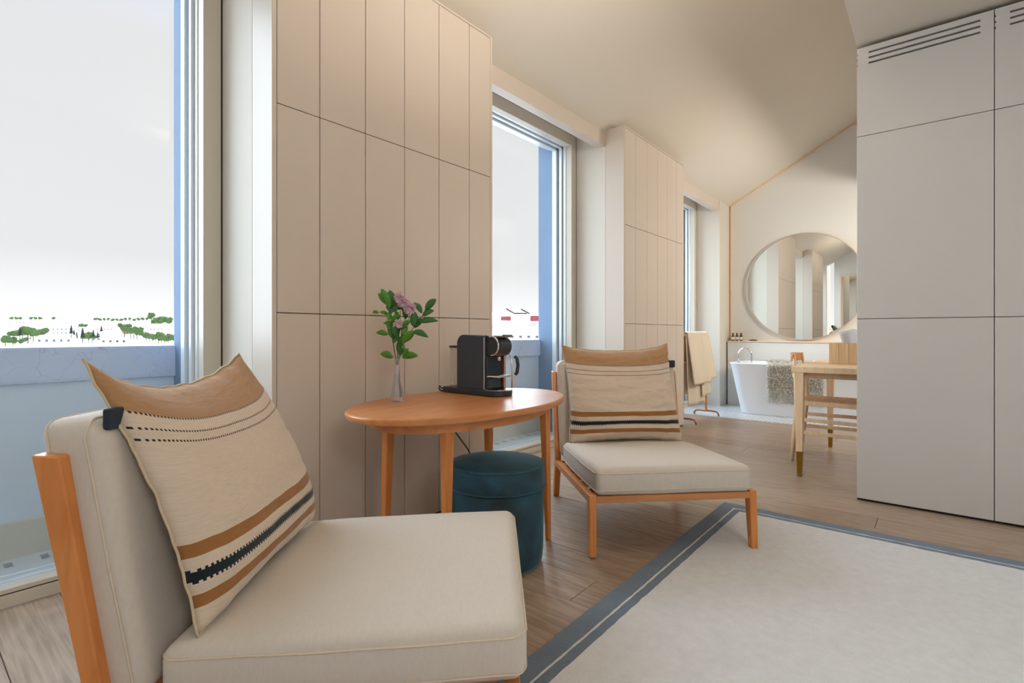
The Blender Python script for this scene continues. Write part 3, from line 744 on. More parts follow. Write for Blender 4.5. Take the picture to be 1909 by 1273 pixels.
for k, (a, b_, wd, dk) in enumerate(leaves):
    b_ = (b_[0] + (b_[0] - a[0]) * .10, b_[1] + (b_[1] - a[1]) * .10)
    d0 = rs.uniform(-.022, .022); A_ = Q(*a, d0); B_ = Q(*b_, d0 + rs.uniform(-.022, .022)); L_ = B_ - A_; ln = L_.length
    t_ = L_.normalized(); side = t_.cross(Vector((0, 1, 0))).normalized(); nrm = side.cross(t_)
    tilt = rs.uniform(-.7, .7); side = side * cos(tilt) + nrm * sin(tilt); nrm = side.cross(t_)
    bm = bmesh.new(); rows = []; N_ = 8
    for i in range(N_ + 1):
        s = i / N_; wv = sin(pi * s ** .85) ** .8 * ln * min(.5, wd * 1.4) * .5 if 0 < i < N_ else 0.0004
        c = A_ + L_ * s + nrm * (-.12 * ln * sin(pi * s)) + Vector((0, 0, .10 * ln * sin(pi * s)))
        rows.append([bm.verts.new(c + side * wv * x + nrm * (abs(x) * wv * .35)) for x in (-1, -.5, 0, .5, 1)])
    for i in range(N_):
        for j in range(4): bm.faces.new([rows[i][j], rows[i][j + 1], rows[i + 1][j + 1], rows[i + 1][j]])
    ol = obj('leaf', bm, M_leafd if dk else M_leaf, fw, smooth=True)
    sm = ol.modifiers.new('thick', 'SOLIDIFY'); sm.thickness = .0007
for (a, b_, r0) in ((322, 135, .022), (366, 190, .024), (435, 245, .027), (318, 405, .020)):
    c = Q(a, b_, -.012); bm = bmesh.new()
    for k in range(44):
        # cupped petals around the centre
        th = rs.uniform(0, 2 * pi); ph = math.acos(rs.uniform(-.7, 1)); dv = Vector((sin(ph) * cos(th), -abs(sin(ph) * sin(th)) * .8 - .1, cos(ph))).normalized()
        u_ = dv.cross(Vector((.3, .2, 1))).normalized(); w_ = dv.cross(u_)
        g = []
        for i in range(4):
            row = []
            for j in range(4):
                s, q_ = i / 3, (j - 1.5) / 1.5
                wv = (.25 + .75 * sin(pi * (.15 + .7 * s))) * r0 * .30
                row.append(bm.verts.new(c + dv * (r0 * (.25 + .8 * s)) + u_ * (q_ * wv) + w_ * (r0 * .35 * (s * s) - r0 * .12 * q_ * q_)))
            g.append(row)
        for i in range(3):
            for j in range(3): bm.faces.new([g[i][j], g[i][j + 1], g[i + 1][j + 1], g[i + 1][j]])
    ob = obj('blossom', bm, M_petal, fw, smooth=True)
    sm = ob.modifiers.new('thick', 'SOLIDIFY'); sm.thickness = .0006

# ================================================================== COFFEE MACHINE  (long side along Y, spout towards -Y)
cm = thing('coffee_machine', 'charcoal capsule coffee machine with chrome lever ring on the oval table', 'coffee machine', (1.765, 1.655, tz))
bm = bmesh.new()   # base: boat-shaped tray
def stad(hw, y0, y1, n=12):
    pts = [(hw * cos(t), y0 + hw * .9 - hw * .9 * sin(t)) for t in [pi * k / n for k in range(n + 1)]]
    return [(x, y) for x, y in pts] + [(-hw * .9, y1 - .01), (-hw * .6, y1), (hw * .6, y1), (hw * .9, y1 - .01)]
def prism(bm, P2, z0, z1, ins=.0):
    A_ = [bm.verts.new((x, y, z0)) for x, y in P2]; B_ = [bm.verts.new((x, y, z1)) for x, y in P2]
    bm.faces.new(A_[::-1]); bm.faces.new(B_)
    for i in range(len(P2)): bm.faces.new([A_[i], A_[(i + 1) % len(P2)], B_[(i + 1) % len(P2)], B_[i]])
    return bm
P2 = stad(.068, -.185, .185)
prism(bm, P2, .002, .026); bmesh.ops.recalc_face_normals(bm, faces=bm.faces)
bmesh.ops.bevel(bm, geom=[e for e in bm.edges], offset=.002, segments=1, affect='EDGES')
base = obj('base', bm, M_black, cm)
obj('drip_plate', prism(bmesh.new(), [(x * .88, y * .97 if y < 0 else y) for x, y in stad(.060, -.178, -.075)], .026, .0285), M_chrome, base)
# body: side profile in Y-Z extruded along X with a rounded back-top corner
def prof_yz(pts, x0, x1, bev=.003):
    bm = bmesh.new(); A_ = [bm.verts.new((x0, y, z)) for y, z in pts]; B_ = [bm.verts.new((x1, y, z)) for y, z in pts]
    bm.faces.new(A_); bm.faces.new(B_[::-1])
    for i in range(len(pts)): bm.faces.new([A_[i], B_[i], B_[(i + 1) % len(pts)], A_[(i + 1) % len(pts)]])
    if bev: 
        bmesh.ops.recalc_face_normals(bm, faces=bm.faces)
        bmesh.ops.bevel(bm, geom=list({e for f in bm.faces if len(f.verts) > 4 for e in f.edges}), offset=bev, segments=2, affect='EDGES')
    return bm
arc = lambda cy, cz, r, a0, a1, n: [(cy + r * cos(radians(a0 + (a1 - a0) * k / n)), cz + r * sin(radians(a0 + (a1 - a0) * k / n))) for k in range(n + 1)]
body = [(-.088, .026), (-.088, .262)] + arc(.045, .232, .042, 90, 0, 8)[0:] + [(.087, .026)]
body[1] = (-.088, .272)
body = [(-.088, .026), (-.088, .268)] + [(.045, .274)] + arc(.045, .232, .042, 78, 0, 8) + [(.087, .026)]
obj('body', prof_yz(body, -.055, .055), M_blackg, cm)
head = [(-.080, .272), (-.080, .180)] + [(-.120, .180)] + arc(-.125, .222, .044, 270, 95, 12)
obj('brew_head', prof_yz(head, -.040, .044), M_black, cm)
pts = [(-.042, -.122 + .040 * cos(radians(a)), .224 + .042 * sin(radians(a))) for a in range(60, 300, 15)]
obj('lever_ring', tube(bmesh.new(), pts, .0042, 8), M_chrome, cm, smooth=True)
lv = bmesh.new(); box(lv, (-.03, -.172, .262), (.03, -.03, .271), .003, 2); box(lv, (-.022, -.188, .264), (.022, -.165, .276), .004, 2); obj('lever', lv, mat('grey_chrome', (150, 146, 140), .3, metal=.8, var=.05), cm)
obj('chrome_edge', B((-.0565, -.0905, .028), (-.050, -.085, .262), .001), M_chrome, cm)
# ribbed front
rbm = bmesh.new(); box(rbm, (-.048, -.100, .03), (.046, -.086, .178), .002)
obj('front_panel', rbm, M_black, cm)
for k in range(9):
    z = .098 + k * .0088
    obj('rib', B((-.046, -.1035, z), (.044, -.0985, z + .0045), .0012), M_blackg, cm)
obj('lower_rib_panel', B((-.044, -.106, .034), (.042, -.099, .078), .002), M_blackg, cm)
cs_ = bmesh.new(); box(cs_, (-.050, -.168, .084), (.052, -.096, .0905), .002)
for k in range(5): box(cs_, (-.046, -.160 + k * .013, .0905), (.048, -.156 + k * .013, .0925))
obj('cup_stand', cs_, M_chrome, cm)
obj('spout', tube(bmesh.new(), [(.0, -.128, .18), (0, -.128, .158)], .009, 12), M_chrome, cm, smooth=True)
# chrome side column and curved black handle at the far side
sp = bmesh.new(); box(sp, (.046, -.122, .028), (.058, -.088, .205), .003); obj('side_column', sp, mat('rose_chrome', (214, 170, 150), .22, metal=.9, var=.05), cm)
obj('steam_pipe', tube(bmesh.new(), [(.062, -.112, .20), (.066, -.135, .185), (.066, -.148, .155), (.066, -.150, .10), (.066, -.150, .03)], .0035, 8), M_chrome, cm, smooth=True)
obj('side_handle', tube(bmesh.new(), [(.076, -.158, .175), (.08, -.168, .165), (.08, -.174, .135), (.08, -.168, .10), (.076, -.16, .092)], .008, 10), M_black, cm, smooth=True)
# water tank at the rear
tk = obj('water_tank', lathe(bmesh.new(), [(.0, .03), (.040, .03), (.0425, .034), (.0425, .212)], 32, cy=.128), clear('tank_plastic', (.93, .93, .94), .25), cm, smooth=True)
obj('tank_lid', lathe(bmesh.new(), [(0, .212), (.046, .212), (.047, .216), (.046, .222), (0, .224)], 32, cy=.128), M_black, tk, smooth=False)
obj('cord', tube(bmesh.new(), [(-.035, .180, .012), (-.05, .196, .016), (-.058, .2, .028), (-.066, .196, .016), (-.055, .192, .004), (0, .196, .004), (.03, .21, .004), (.05, .235, -.01), (.06, .242, -.10), (.085, .244, -.216), (.186, .245, -.33), (.25, .245, -.45), (.28, .25, -.56), (.30, .26, -.632)], .0032, 8), M_cable, cm, smooth=True)

# ================================================================== ROUND MIRROR on the ledge
mr = thing('round_mirror', 'large round wall mirror with a thin pale metal frame above the bathtub', 'mirror', (XB, 1.262, 1.49))
Rm = .650
def ringX(bm, prof, n=96):   # prof: (radius, x)
    rg = [[bm.verts.new((x, r * cos(2 * pi * k / n), r * sin(2 * pi * k / n))) for k in range(n)] for r, x in prof]
    for i in range(len(prof)):
        A_, B_ = rg[i], rg[(i + 1) % len(prof)]
        for k in range(n): bm.faces.new([A_[k], A_[(k + 1) % n], B_[(k + 1) % n], B_[k]])
    return bm
obj('frame', ringX(bmesh.new(), [(Rm, -.001), (Rm, -.035), (Rm - .010, -.035), (Rm - .010, -.018), (Rm - .012, -.001)]), mat('pale_champagne_metal', (228, 214, 198), .3, metal=.7, var=.03), mr)
bm = bmesh.new(); bm.faces.new([bm.verts.new((-.018, (Rm - .009) * cos(2 * pi * k / 96), (Rm - .009) * sin(2 * pi * k / 96))) for k in range(96)])
r2 = bmesh.ops.extrude_face_region(bm, geom=bm.faces[:]); bmesh.ops.translate(bm, verts=[v for v in r2['geom'] if isinstance(v, bmesh.types.BMVert)], vec=(.005, 0, 0))
obj('mirror_glass', bm, mat('silvered_glass', (236, 238, 236), .01, metal=1, var=.005), mr)
# framed standing mirror on the end wall (seen only as a reflection)
em = thing('wall_mirror', 'tall oak-framed mirror on the end wall, seen reflected in the round mirror', 'mirror', (XA, 1.40, .30))
fm = bmesh.new()
for lo, hi in (((.002, -.45, 0), (.032, -.41, 2.04)), ((.002, .41, 0), (.032, .45, 2.04)), ((.002, -.41, 2.0), (.032, .41, 2.04)), ((.002, -.41, 0), (.032, .41, .04))): box(fm, lo, hi, .003)
obj('frame', fm, M_ash, em); obj('mirror_glass', B((.004, -.41, .04), (.016, .41, 2.0)), mat('silvered_glass', (236, 238, 236), .01), em)

# ================================================================== BATHTUB
bt = thing('bathtub', 'white freestanding bathtub with sloping ends against the low ledge wall', 'bathtub', (6.54, 1.02, .004))
def rrect(hx, hy, r, n=8):
    pts = []
    for cx_, cy_, a0 in ((hx - r, hy - r, 0), (-hx + r, hy - r, 90), (-hx + r, -hy + r, 180), (hx - r, -hy + r, 270)):
        for k in range(n + 1):
            a = radians(a0 + 90 * k / n); pts.append((cx_ + r * cos(a), cy_ + r * sin(a)))
    return pts
bm = bmesh.new(); rings = []
for hx, hy, r, z in ((.295, .735, .10, 0), (.30, .745, .12, .02), (.325, .80, .14, .28), (.345, .855, .15, .56), (.350, .868, .155, .572), (.349, .868, .155, .577), (.333, .850, .145, .577), (.325, .842, .14, .570), (.29, .78, .14, .30), (.24, .66, .13, .14), (.18, .5, .1, .12)):
    rings.append([bm.verts.new((x, y, z)) for x, y in rrect(hx, hy, r)])
for A_, B_ in zip(rings, rings[1:]):
    for k in range(len(A_)): bm.faces.new([A_[k], A_[(k + 1) % len(A_)], B_[(k + 1) % len(A_)], B_[k]])
bm.faces.new(rings[0][::-1]); bm.faces.new(rings[-1])
obj('shell', bm, M_tub, bt, smooth=True)
fc = bmesh.new(); cx_, cy_ = 6.36 - 6.54, 1.80 - 1.02
pts = [(cx_ - .0, cy_, .572), (cx_, cy_, .64)] + [(cx_ + .0, cy_ - .072 + .072 * cos(radians(a)), .66 + .085 * sin(radians(a))) for a in range(0, 181, 15)] + [(cx_, cy_ - .144, .60), (cx_, cy_ - .144, .577)]
fa = obj('faucet', tube(fc, pts, .0095, 12), M_chrome, bt, smooth=True)
obj('faucet_base', lathe(bmesh.new(), [(0, .576), (.018, .576), (.018, .584), (.010, .588), (0, .588)], 20, cx=cx_, cy=cy_), M_chrome, fa)

# shaggy bath mat hanging over the rim
bmx = thing('bath_mat', 'shaggy cream bath mat hanging over the front rim of the bathtub', 'bath mat', (6.20, 1.18, 0))
def mat_path(s):   # s in metres along the drape; returns (x,z)
    if s < .18: return (.155, .46 + s * .0 + (s / .18) * .135)
    s -= .18
    if s < .16: return (.155 - s, .597 + .01 * sin(pi * s / .16))
    s -= .16; return (-.016 + .0 + .105 * (s / .43) * .52, .59 - s)
bm = bmesh.new(); nu, nv = 40, 46; tot = .18 + .16 + .43; V = []
for i in range(nv + 1):
    s = tot * i / nv; x, z = mat_path(s)
    V.append([bm.verts.new((x, -.268 + .536 * j / nu, z)) for j in range(nu + 1)])
for i in range(nv):
    for j in range(nu): bm.faces.new([V[i][j], V[i][j + 1], V[i + 1][j + 1], V[i + 1][j]])
o = obj('backing', bm, M_shag, bmx, smooth=True); sm = o.modifiers.new('thick', 'SOLIDIFY'); sm.thickness = .012; sm.offset = 0
bm = bmesh.new(); rr = random.Random(3)
for k in range(4200):
    s = rr.uniform(.14, tot); x, z = mat_path(s); y = rr.uniform(-.27, .27)
    x2, z2 = mat_path(min(tot, s + .01)); tdir = Vector((x2 - x, 0, z2 - z)).normalized() if s < tot - .011 else Vector((.1, 0, -1))
    nrm = Vector((tdir.z, 0, -tdir.x)) 
    if nrm.x > 0 and s > .34: nrm = -nrm
    if s <= .34 and nrm.z < 0: nrm = -nrm
    c = Vector((x, y, z)); L_ = rr.uniform(.016, .040)
    dv = (nrm + Vector((rr.uniform(-.5, .5), rr.uniform(-.9, .9), rr.uniform(-1.1, .3)))).normalized()
    a = dv.cross(Vector((.2, 1, .3))).normalized() * rr.uniform(.003, .0055); b_ = dv.cross(a).normalized() * a.length
    p = [bm.verts.new(c + a), bm.verts.new(c - a * .5 + b_ * .9), bm.verts.new(c - a * .5 - b_ * .9)]
    q = c + dv * L_
    e = [bm.verts.new(q + a * .8), bm.verts.new(q - a * .4 + b_ * .7), bm.verts.new(q - a * .4 - b_ * .7)]
    for i in range(3): bm.faces.new([p[i], p[(i + 1) % 3], e[(i + 1) % 3], e[i]])
    bm.faces.new(e)
obj('shag_pile', bm, M_shag, bmx, kind='stuff')

# ================================================================== ledge items
for k in range(3):
    y = 2.045 - k * .050
    b_ = thing('soap_bottle', 'small amber bottle with a black cap on the ledge, ' + ('nearest the corner' if k == 0 else 'middle of the three' if k == 1 else 'nearest the mirror'), 'bottle', (6.985, y, .826), 0, 'small amber bottles on the ledge')
    obj('bottle_body', lathe(bmesh.new(), [(0, 0), (.017, 0), (.018, .003), (.018, .060), (.014, .068), (.007, .072), (.007, .076), (0, .076)], 20), M_amber, b_, smooth=True)
    obj('paper_label', lathe(bmesh.new(), [(.0184, .014), (.0187, .014), (.0187, .05), (.0184, .05)], 20), M_label, b_)
    obj('cap', lathe(bmesh.new(), [(0, .074), (.0095, .074), (.0095, .100), (0, .100)], 16), M_cable, b_)
sd_ = thing('soap_dish', 'small dark metal soap dish on the ledge near the bottles', 'soap dish', (6.985, 1.80, .826))
obj('dish', lathe(bmesh.new(), [(0, .002), (.03, .0), (.045, .006), (.048, .014), (.045, .014), (.03, .006), (0, .005)], 24, sx=.7, sy=1.1), mat('dark_metal', (90, 84, 78), .35, metal=.8, var=.05), sd_, smooth=True)
obj('soap_bar', lathe(bmesh.new(), [(0, .006), (.022, .007), (.026, .014), (.02, .02), (0, .021)], 20, sx=.6, sy=1), mat('grey_soap', (150, 146, 138), .5, var=.1), sd_, smooth=True)

# ================================================================== TOWEL RACK with towels
tr_ = thing('towel_rack', 'free-standing towel rack with wooden posts on curved copper feet', 'towel rack', (5.51, 2.0, 0))
HX = .345
for s in (-1, 1):
    x = s * HX
    obj('post', leg(bmesh.new(), (x, .0, .055), (x, .0, .90), .028, .016, .028, .016, .002), M_cherry, tr_)
    pts = [(x, -.135, .008), (x, -.132, .035), (x, -.115, .052), (x, -.08, .058), (x, .08, .058), (x, .115, .052), (x, .132, .035), (x, .135, .008)]
    obj('foot', tube(bmesh.new(), pts, .009, 10), M_copper, tr_, smooth=True)
obj('rail', tube(bmesh.new(), [(-HX, 0, .895), (HX, 0, .895)], .010, 12), M_cherryX, tr_, smooth=True)
obj('rail', tube(bmesh.new(), [(-HX, 0, .62), (HX, 0, .62)], .008, 12), M_cherryX, tr_, smooth=True)
def towel(label, x0, x1, top, zb, fr, bk, off, seed, flare=.03, th=.007):
    o_ = thing('towel', label, 'towel', (5.51, 2.0, 0), 0, 'beige towels on the rack')
    bm = bmesh.new(); nu, nv = 26, 40; V = []
    Lf = top - zb; Lb = (top - zb) * .9; tot = Lf + .06 + Lb
    for i in range(nv + 1):
        s = tot * i / nv
        row = []
        for j in range(nu + 1):
            u = j / nu; x = x0 + (x1 - x0) * u
            if s < Lb: z = top - Lb + s; y = bk * (1 - s / Lb) + off; f = 1 - s / Lb
            elif s < Lb + .06: a = pi * (s - Lb) / .06; y = off * cos(a); z = top + off * .7 * sin(a); f = 0
            else: d = s - Lb - .06; z = top - d; y = -off - fr * (d / Lf) ** 1.1; f = d / Lf
            fold = .012 * f * sin(u * 9 + seed) + .010 * f * noise.noise((u * 3, seed, z * 2))
            xx = x + flare * f * (u - .35)
            row.append(bm.verts.new((xx, y + fold, z + .006 * noise.noise((u * 3, seed, 0)) * f)))
        V.append(row)
    for i in range(nv):
        for j in range(nu): bm.faces.new([V[i][j], V[i][j + 1], V[i + 1][j + 1], V[i + 1][j]])
    c = obj('cloth', bm, M_towel, o_, smooth=True); sm = c.modifiers.new('thick', 'SOLIDIFY'); sm.thickness = th; sm.offset = 0
    hem = bmesh.new()
    pts = [v for v in [(x0 + (x1 - x0) * j / nu + flare * .97 * (j / nu - .35), -off - fr * .96 + .012 * .97 * sin(j / nu * 9 + seed) + .0097 * noise.noise((j / nu * 3, seed, (zb + .02) * 2)) - .003, zb + .022) for j in range(nu + 1)]]
    tube(hem, pts, .003, 6); obj('hem', hem, M_towel, c, smooth=True)
    return o_
towel('long beige towel on the rack hanging low behind the shorter one, nearest the wardrobe', -.30, .08, .905, .185, .045, .09, .016, 1.2)
towel('long beige towel on the rack hanging low behind the shorter one, nearest the bathtub', .03, .30, .905, .25, .04, .09, .019, 4.0)
towel('short beige towel folded over the rack in front, nearest the wardrobe', -.29, .10, .915, .40, .085, .10, .030, 2.6, .04, .010)
towel('short beige towel folded over the rack in front, nearest the bathtub', .07, .325, .915, .43, .085, .10, .033, 6.0, .05, .010)

# ================================================================== DESK
dk = thing('desk', 'pale ash desk with brass-tipped tapered legs beyond the cupboard', 'desk', (3.75, .70, 0))
# local: x 0..1.15 , y 0..-.62
obj('desktop', B((-.02, -.62, .668), (1.17, .03, .708), .004), M_ash, dk)
obj('apron', B((.03, -.60, .632), (1.13, .0, .668), .002), M_ash, dk)
for x, y in ((.012, -.012), (1.135, -.028), (.012, -.58), (1.135, -.58)):
    lg = obj('leg', leg(bmesh.new(), (x, y, .16), (x, y, .668), .036, .036, .058, .055, .002), M_ash, dk)
    obj('brass_tip', leg(bmesh.new(), (x, y, 0), (x, y, .16), .026, .026, .036, .036, .001), M_brass, lg)
# wooden box with upright planks, and a white cloth in it
bx_ = thing('wooden_box', 'pale pine box standing on the desk beside the cupboard', 'box', (4.20, .30, .708))
for k in range(8):
    y = -.18 + k * .0585
    obj('plank', B((0, y, 0), (.014, y + .0572, .146), .001), M_ashbox, bx_)
obj('back_panel', B((.20, -.18, 0), (.214, .288, .146), .001), M_ashbox, bx_); obj('side_panel', B((.014, -.18, 0), (.2, -.166, .146), .001), M_ashbox, bx_); obj('side_panel', B((.014, .274, 0), (.2, .288, .146), .001), M_ashbox, bx_); obj('bottom_panel', B((.014, -.166, 0), (.2, .274, .01)), M_ashbox, bx_)
cl = bmesh.new(); V = []
for i in range(14):
    row = []
    for j in range(12):
        u, v = i / 13, j / 11
        row.append(cl.verts.new((.09 + .02 * sin(u * 7) * (1 - v * .4), .20 - .17 * u - .02 + .06 * v * (1 - 1.3 * u), .01 + .235 * v - .07 * abs(u - .35) * v)))
    V.append(row)
for i in range(13):
    for j in range(11): cl.faces.new([V[i][j], V[i + 1][j], V[i + 1][j + 1], V[i][j + 1]])
o = obj('white_napkin', cl, M_white, None, smooth=True); o.location = (4.20, .30, .708); sm = o.modifiers.new('thick', 'SOLIDIFY'); sm.thickness = .003
tag(o, 'folded white cloth standing up out of the pine box', 'cloth')

# ================================================================== DINING CHAIR behind the desk
dc = thing('dining_chair', 'pale wood dining chair with a woven seat and low curved back at the desk', 'chair', (4.34, .60, 0))
# back towards +y (rear legs y=.20), front towards -y ; x is its width
def rail(p, q, a, b_): 
    P_, Q_ = Vector(p), Vector(q); d = (Q_ - P_).normalized(); s = d.cross(Vector((0, 0, 1))).normalized() * a / 2; u_ = Vector((0, 0, b_ / 2))
    bm = bmesh.new(); hexa(bm, [P_ - s - u_, P_ + s - u_, P_ + s + u_, P_ - s + u_], [Q_ - s - u_, Q_ + s - u_, Q_ + s + u_, Q_ - s + u_], .002); return bm
for s in (-1, 1):
    pts = [(s * .155, .215, 0), (s * .165, .195, .22), (s * .17, .178, .43), (s * .165, .188, .60), (s * .150, .208, .775)]
    obj('leg', tube(bmesh.new(), pts, lambda t_: .012 + .007 * sin(pi * min(1, t_ * 1.05)), 8), M_ash, dc, smooth=True)
    obj('leg', tube(bmesh.new(), [(s * .19, -.215, 0), (s * .19, -.20, .25), (s * .185, -.195, .44)], lambda t_: .011 + .007 * t_, 8), M_ash, dc, smooth=True)
    for z in (.215, .305): obj('stretcher', rail((s * .183, -.2, z), (s * .163, .2, z), .014, .026), M_ash, dc)
    obj('seat_rail', rail((s * .188, -.19, .425), (s * .172, .18, .425), .022, .03), M_ash, dc)
obj('stretcher', rail((-.185, -.2, .26), (.185, -.2, .26), .014, .024), M_ash, dc); obj('stretcher', rail((-.163, .198, .26), (.163, .198, .26), .014, .024), M_ash, dc)
# woven seat: cords
st = obj('seat', B((-.178, -.19, .418), (.178, .178, .442), .008, 2), wood('paper_cord', (214, 168, 124), (238, 200, 158), (2, 2, 40), axis=0, rough=.7, bump=.5), dc)
sc_ = bmesh.new()
for k in range(34):
    y = -.188 + k * .0108; tube(sc_, [(-.184, y, .430), (-.176, y, .4445), (0, y, .4415), (.176, y, .4445), (.184, y, .430)], .0048, 5)
obj('cord_weave', sc_, MATS['paper_cord'], st, smooth=True, kind='stuff')
# back rails (curved)
for z, h, m_ in ((.745, .066, M_ash), (.615, .030, M_brass)):
    bm = bmesh.new(); nn = 12; T = .016
    yb = .205 if z > .7 else .192
    for i in range(nn):
        x0_, x1_ = -.165 + .33 * i / nn, -.165 + .33 * (i + 1) / nn
        f_ = lambda x: yb + .035 * (1 - (x / .165) ** 2)
        g_ = lambda x: h * (.72 + .28 * (1 - (x / .165) ** 2)) / 2
        hexa(bm, [(x0_, f_(x0_) - T / 2, z - g_(x0_)), (x1_, f_(x1_) - T / 2, z - g_(x1_)), (x1_, f_(x1_) + T / 2, z - g_(x1_)), (x0_, f_(x0_) + T / 2, z - g_(x0_))],
             [(x0_, f_(x0_) - T / 2, z + g_(x0_)), (x1_, f_(x1_) - T / 2, z + g_(x1_)), (x1_, f_(x1_) + T / 2, z + g_(x1_)), (x0_, f_(x0_) + T / 2, z + g_(x0_))])
    bmesh.ops.remove_doubles(bm, verts=bm.verts, dist=1e-5)
    obj('back_rail', bm, wood('tan_back_rail', (206, 138, 84), (226, 164, 108), axis=0, rough=.45) if z > .7 else M_ash, dc)

# ================================================================== OUTSIDE: hillside town
def hz(d): return -9 + max(0, d - 250) * .034 - max(0, 250 - d) * .03
hb = bmesh.new(); V = []; nu, nv = 60, 50
for i in range(nu + 1):
    a = radians(12 + 83 * i / nu); row = []
    for j in range(nv + 1):
        d = 30 + 1170 * (j / nv) ** 1.4
        row.append(hb.verts.new((d * cos(a), d * sin(a), hz(d) + 2.2 * noise.noise((a * 9, d * .012, 0)) * min(1, d / 250))))
    V.append(row)
for i in range(nu):
    for j in range(nv): hb.faces.new([V[i][j], V[i + 1][j], V[i + 1][j + 1], V[i][j + 1]])
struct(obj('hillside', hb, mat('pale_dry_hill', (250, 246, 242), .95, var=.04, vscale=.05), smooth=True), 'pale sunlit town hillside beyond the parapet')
M_hw = mat('house_white', (252, 250, 248), .9, var=.02, vscale=.3); M_roof = mat('terracotta_roof', (236, 190, 170), .9, var=.1, vscale=.5); M_hwin = mat('house_window', (90, 96, 110), .4, var=.1)
def house(loc, rz, w_, d_, h_, label, group, roof=M_roof):
    r = thing('house', label, 'house', loc, rz, group)
    obj('wall', B((-w_ / 2, -d_ / 2, -3), (w_ / 2, d_ / 2, h_)), M_hw, r)
    rf = bmesh.new(); o_ = .3
    A_ = [(-w_ / 2 - o_, -d_ / 2 - o_, h_), (w_ / 2 + o_, -d_ / 2 - o_, h_), (w_ / 2 + o_, d_ / 2 + o_, h_), (-w_ / 2 - o_, d_ / 2 + o_, h_)]
    T_ = [(-w_ / 2 - o_, -.1, h_ + d_ * .22), (w_ / 2 + o_, -.1, h_ + d_ * .22), (w_ / 2 + o_, .1, h_ + d_ * .22), (-w_ / 2 - o_, .1, h_ + d_ * .22)]
    hexa(rf, A_, T_); obj('roof', rf, roof, r)
    for k in range(int(w_ // 2.6)):
        x = -w_ / 2 + 1.3 + k * 2.6
        for z in [1.2 + 3 * q for q in range(max(1, int(h_ // 3)))]:
            obj('window', B((x - .45, -d_ / 2 - .06, z), (x + .45, -d_ / 2 + .1, z + 1.1)), M_hwin, r)
    return r
rh = random.Random(11)
def dirpt(px, d):   # bearing of a spot on the hillside, distance d
    k = (px - 954.5) / 965.4; v = Vector((.7725 + k * .635, .635 - k * .7725)).normalized()
    return v.x * d, v.y * d
k = 0
protos = {}
for row, d in enumerate((330, 420, 520, 640, 780)):
    for px in ((106, 205) if d == 330 else range(-40, 400, 110 if d < 500 else 80)):
        x, y = dirpt(px + rh.uniform(-12, 12), d * rh.uniform(.95, 1.05)); dd = sqrt(x * x + y * y)
        w_, h_ = rh.choice(((9, 5), (14, 6), (11, 8)))
        key = (w_, h_); row_ = {330: 'nearest', 420: 'second', 520: 'middle', 640: 'fourth', 780: 'farthest'}[d]; lab = 'small white house with a pale red roof in the %s row on the far hillside' % row_; grp = 'white houses in the %s row on the hillside' % row_
        if key not in protos:
            protos[key] = house((x, y, hz(dd) - 1), rh.uniform(-.4, .4) - .2, w_, 7, h_, lab, grp)
        else: dup(protos[key], loc=(x, y, hz(dd) - 1), rz=rh.uniform(-.5, .4), label=lab, group=grp)
# trees
M_tree = mat('far_tree_green', (66, 92, 42), .9, var=.4, vscale=.7); M_treed = mat('far_conifer_green', (32, 46, 38), .9, var=.3, vscale=.7); M_trunk = mat('tree_trunk', (90, 70, 55), .9, var=.2)
def tree(kind, loc, h, label, group):
    r = thing('tree', label, 'tree', loc, rh.uniform(0, 6), group)
    bm = bmesh.new()
    if kind == 'leafy':
        for k in range(7):
            c = Vector((rh.uniform(-.3, .3) * h, rh.uniform(-.3, .3) * h, h * rh.uniform(.45, .8)))
            s = bmesh.ops.create_icosphere(bm, subdivisions=2, radius=h * rh.uniform(.2, .3))['verts']
            for v in s: v.co = v.co * (1 + .3 * noise.noise(v.co * 1.3 + c)) + c
    else:
        for k in range(5):
            z = h * (.15 + .16 * k); lathe(bm, [(h * .22 * (1 - k * .17), z), (0.001, z + h * .3)], 9)
    obj('crown', bm, M_tree if kind == 'leafy' else M_treed, r)
    obj('trunk', tube(bmesh.new(), [(0, 0, -1.5), (0, 0, h * .5)], h * .035, 6), M_trunk, r)
    return r
tp = {}; NP = 0
def plant(kind, px, py, hp, d, label, group):
    global NP
    NP += 1; d = d + (NP % 4) * 17; x, y = dirpt(px, d); dep = .7725 * x + .635 * y
    zb = .92 - (py - 621.5) / 965.4 * dep; h = hp / 965.4 * dep
    key = (kind, label)
    if key not in tp: tp[key] = (tree(kind, (x, y, zb), h, label, group), h)
    else:
        o, h0 = tp[key]; c = dup(o, loc=(x, y, zb), rz=rh.uniform(0, 6)); c.scale = (h / h0,) * 3
G1 = 'trees in the left clump'; G2 = 'conifers in the middle'; G3 = 'trees in the right clump'; G4 = 'row of trees on the skyline'
for px, py, hp in ((24, 631, 16), (32, 630, 13), (42, 630, 20), (52, 631, 24), (62, 632, 18), (72, 630, 17), (80, 628, 18), (10, 644, 20), (24, 645, 18), (38, 644, 14), (46, 640, 12)):
    plant('leafy', px, py, hp, 300, 'green leafy tree in the clump at the left of the wide window view', G1)
for px, py, hp in ((37, 628, 18),): plant('conifer', px, py, hp, 298, 'dark conifer standing inside the left clump of trees', G1)
for px, py, hp in ((133, 624, 18), (138, 628, 14), (143, 632, 14), (154, 632, 22), (174, 630, 16), (182, 632, 14), (189, 632, 24)):
    plant('conifer', px, py, hp, 300, 'dark pointed conifer in the middle of the wide window view', G2)
for px, py, hp in ((158, 636, 14), (165, 636, 17), (172, 636, 16), (150, 612, 9), (158, 612, 8)):
    plant('leafy', px, py, hp, 305, 'green bushy tree below the dark conifers', G2)
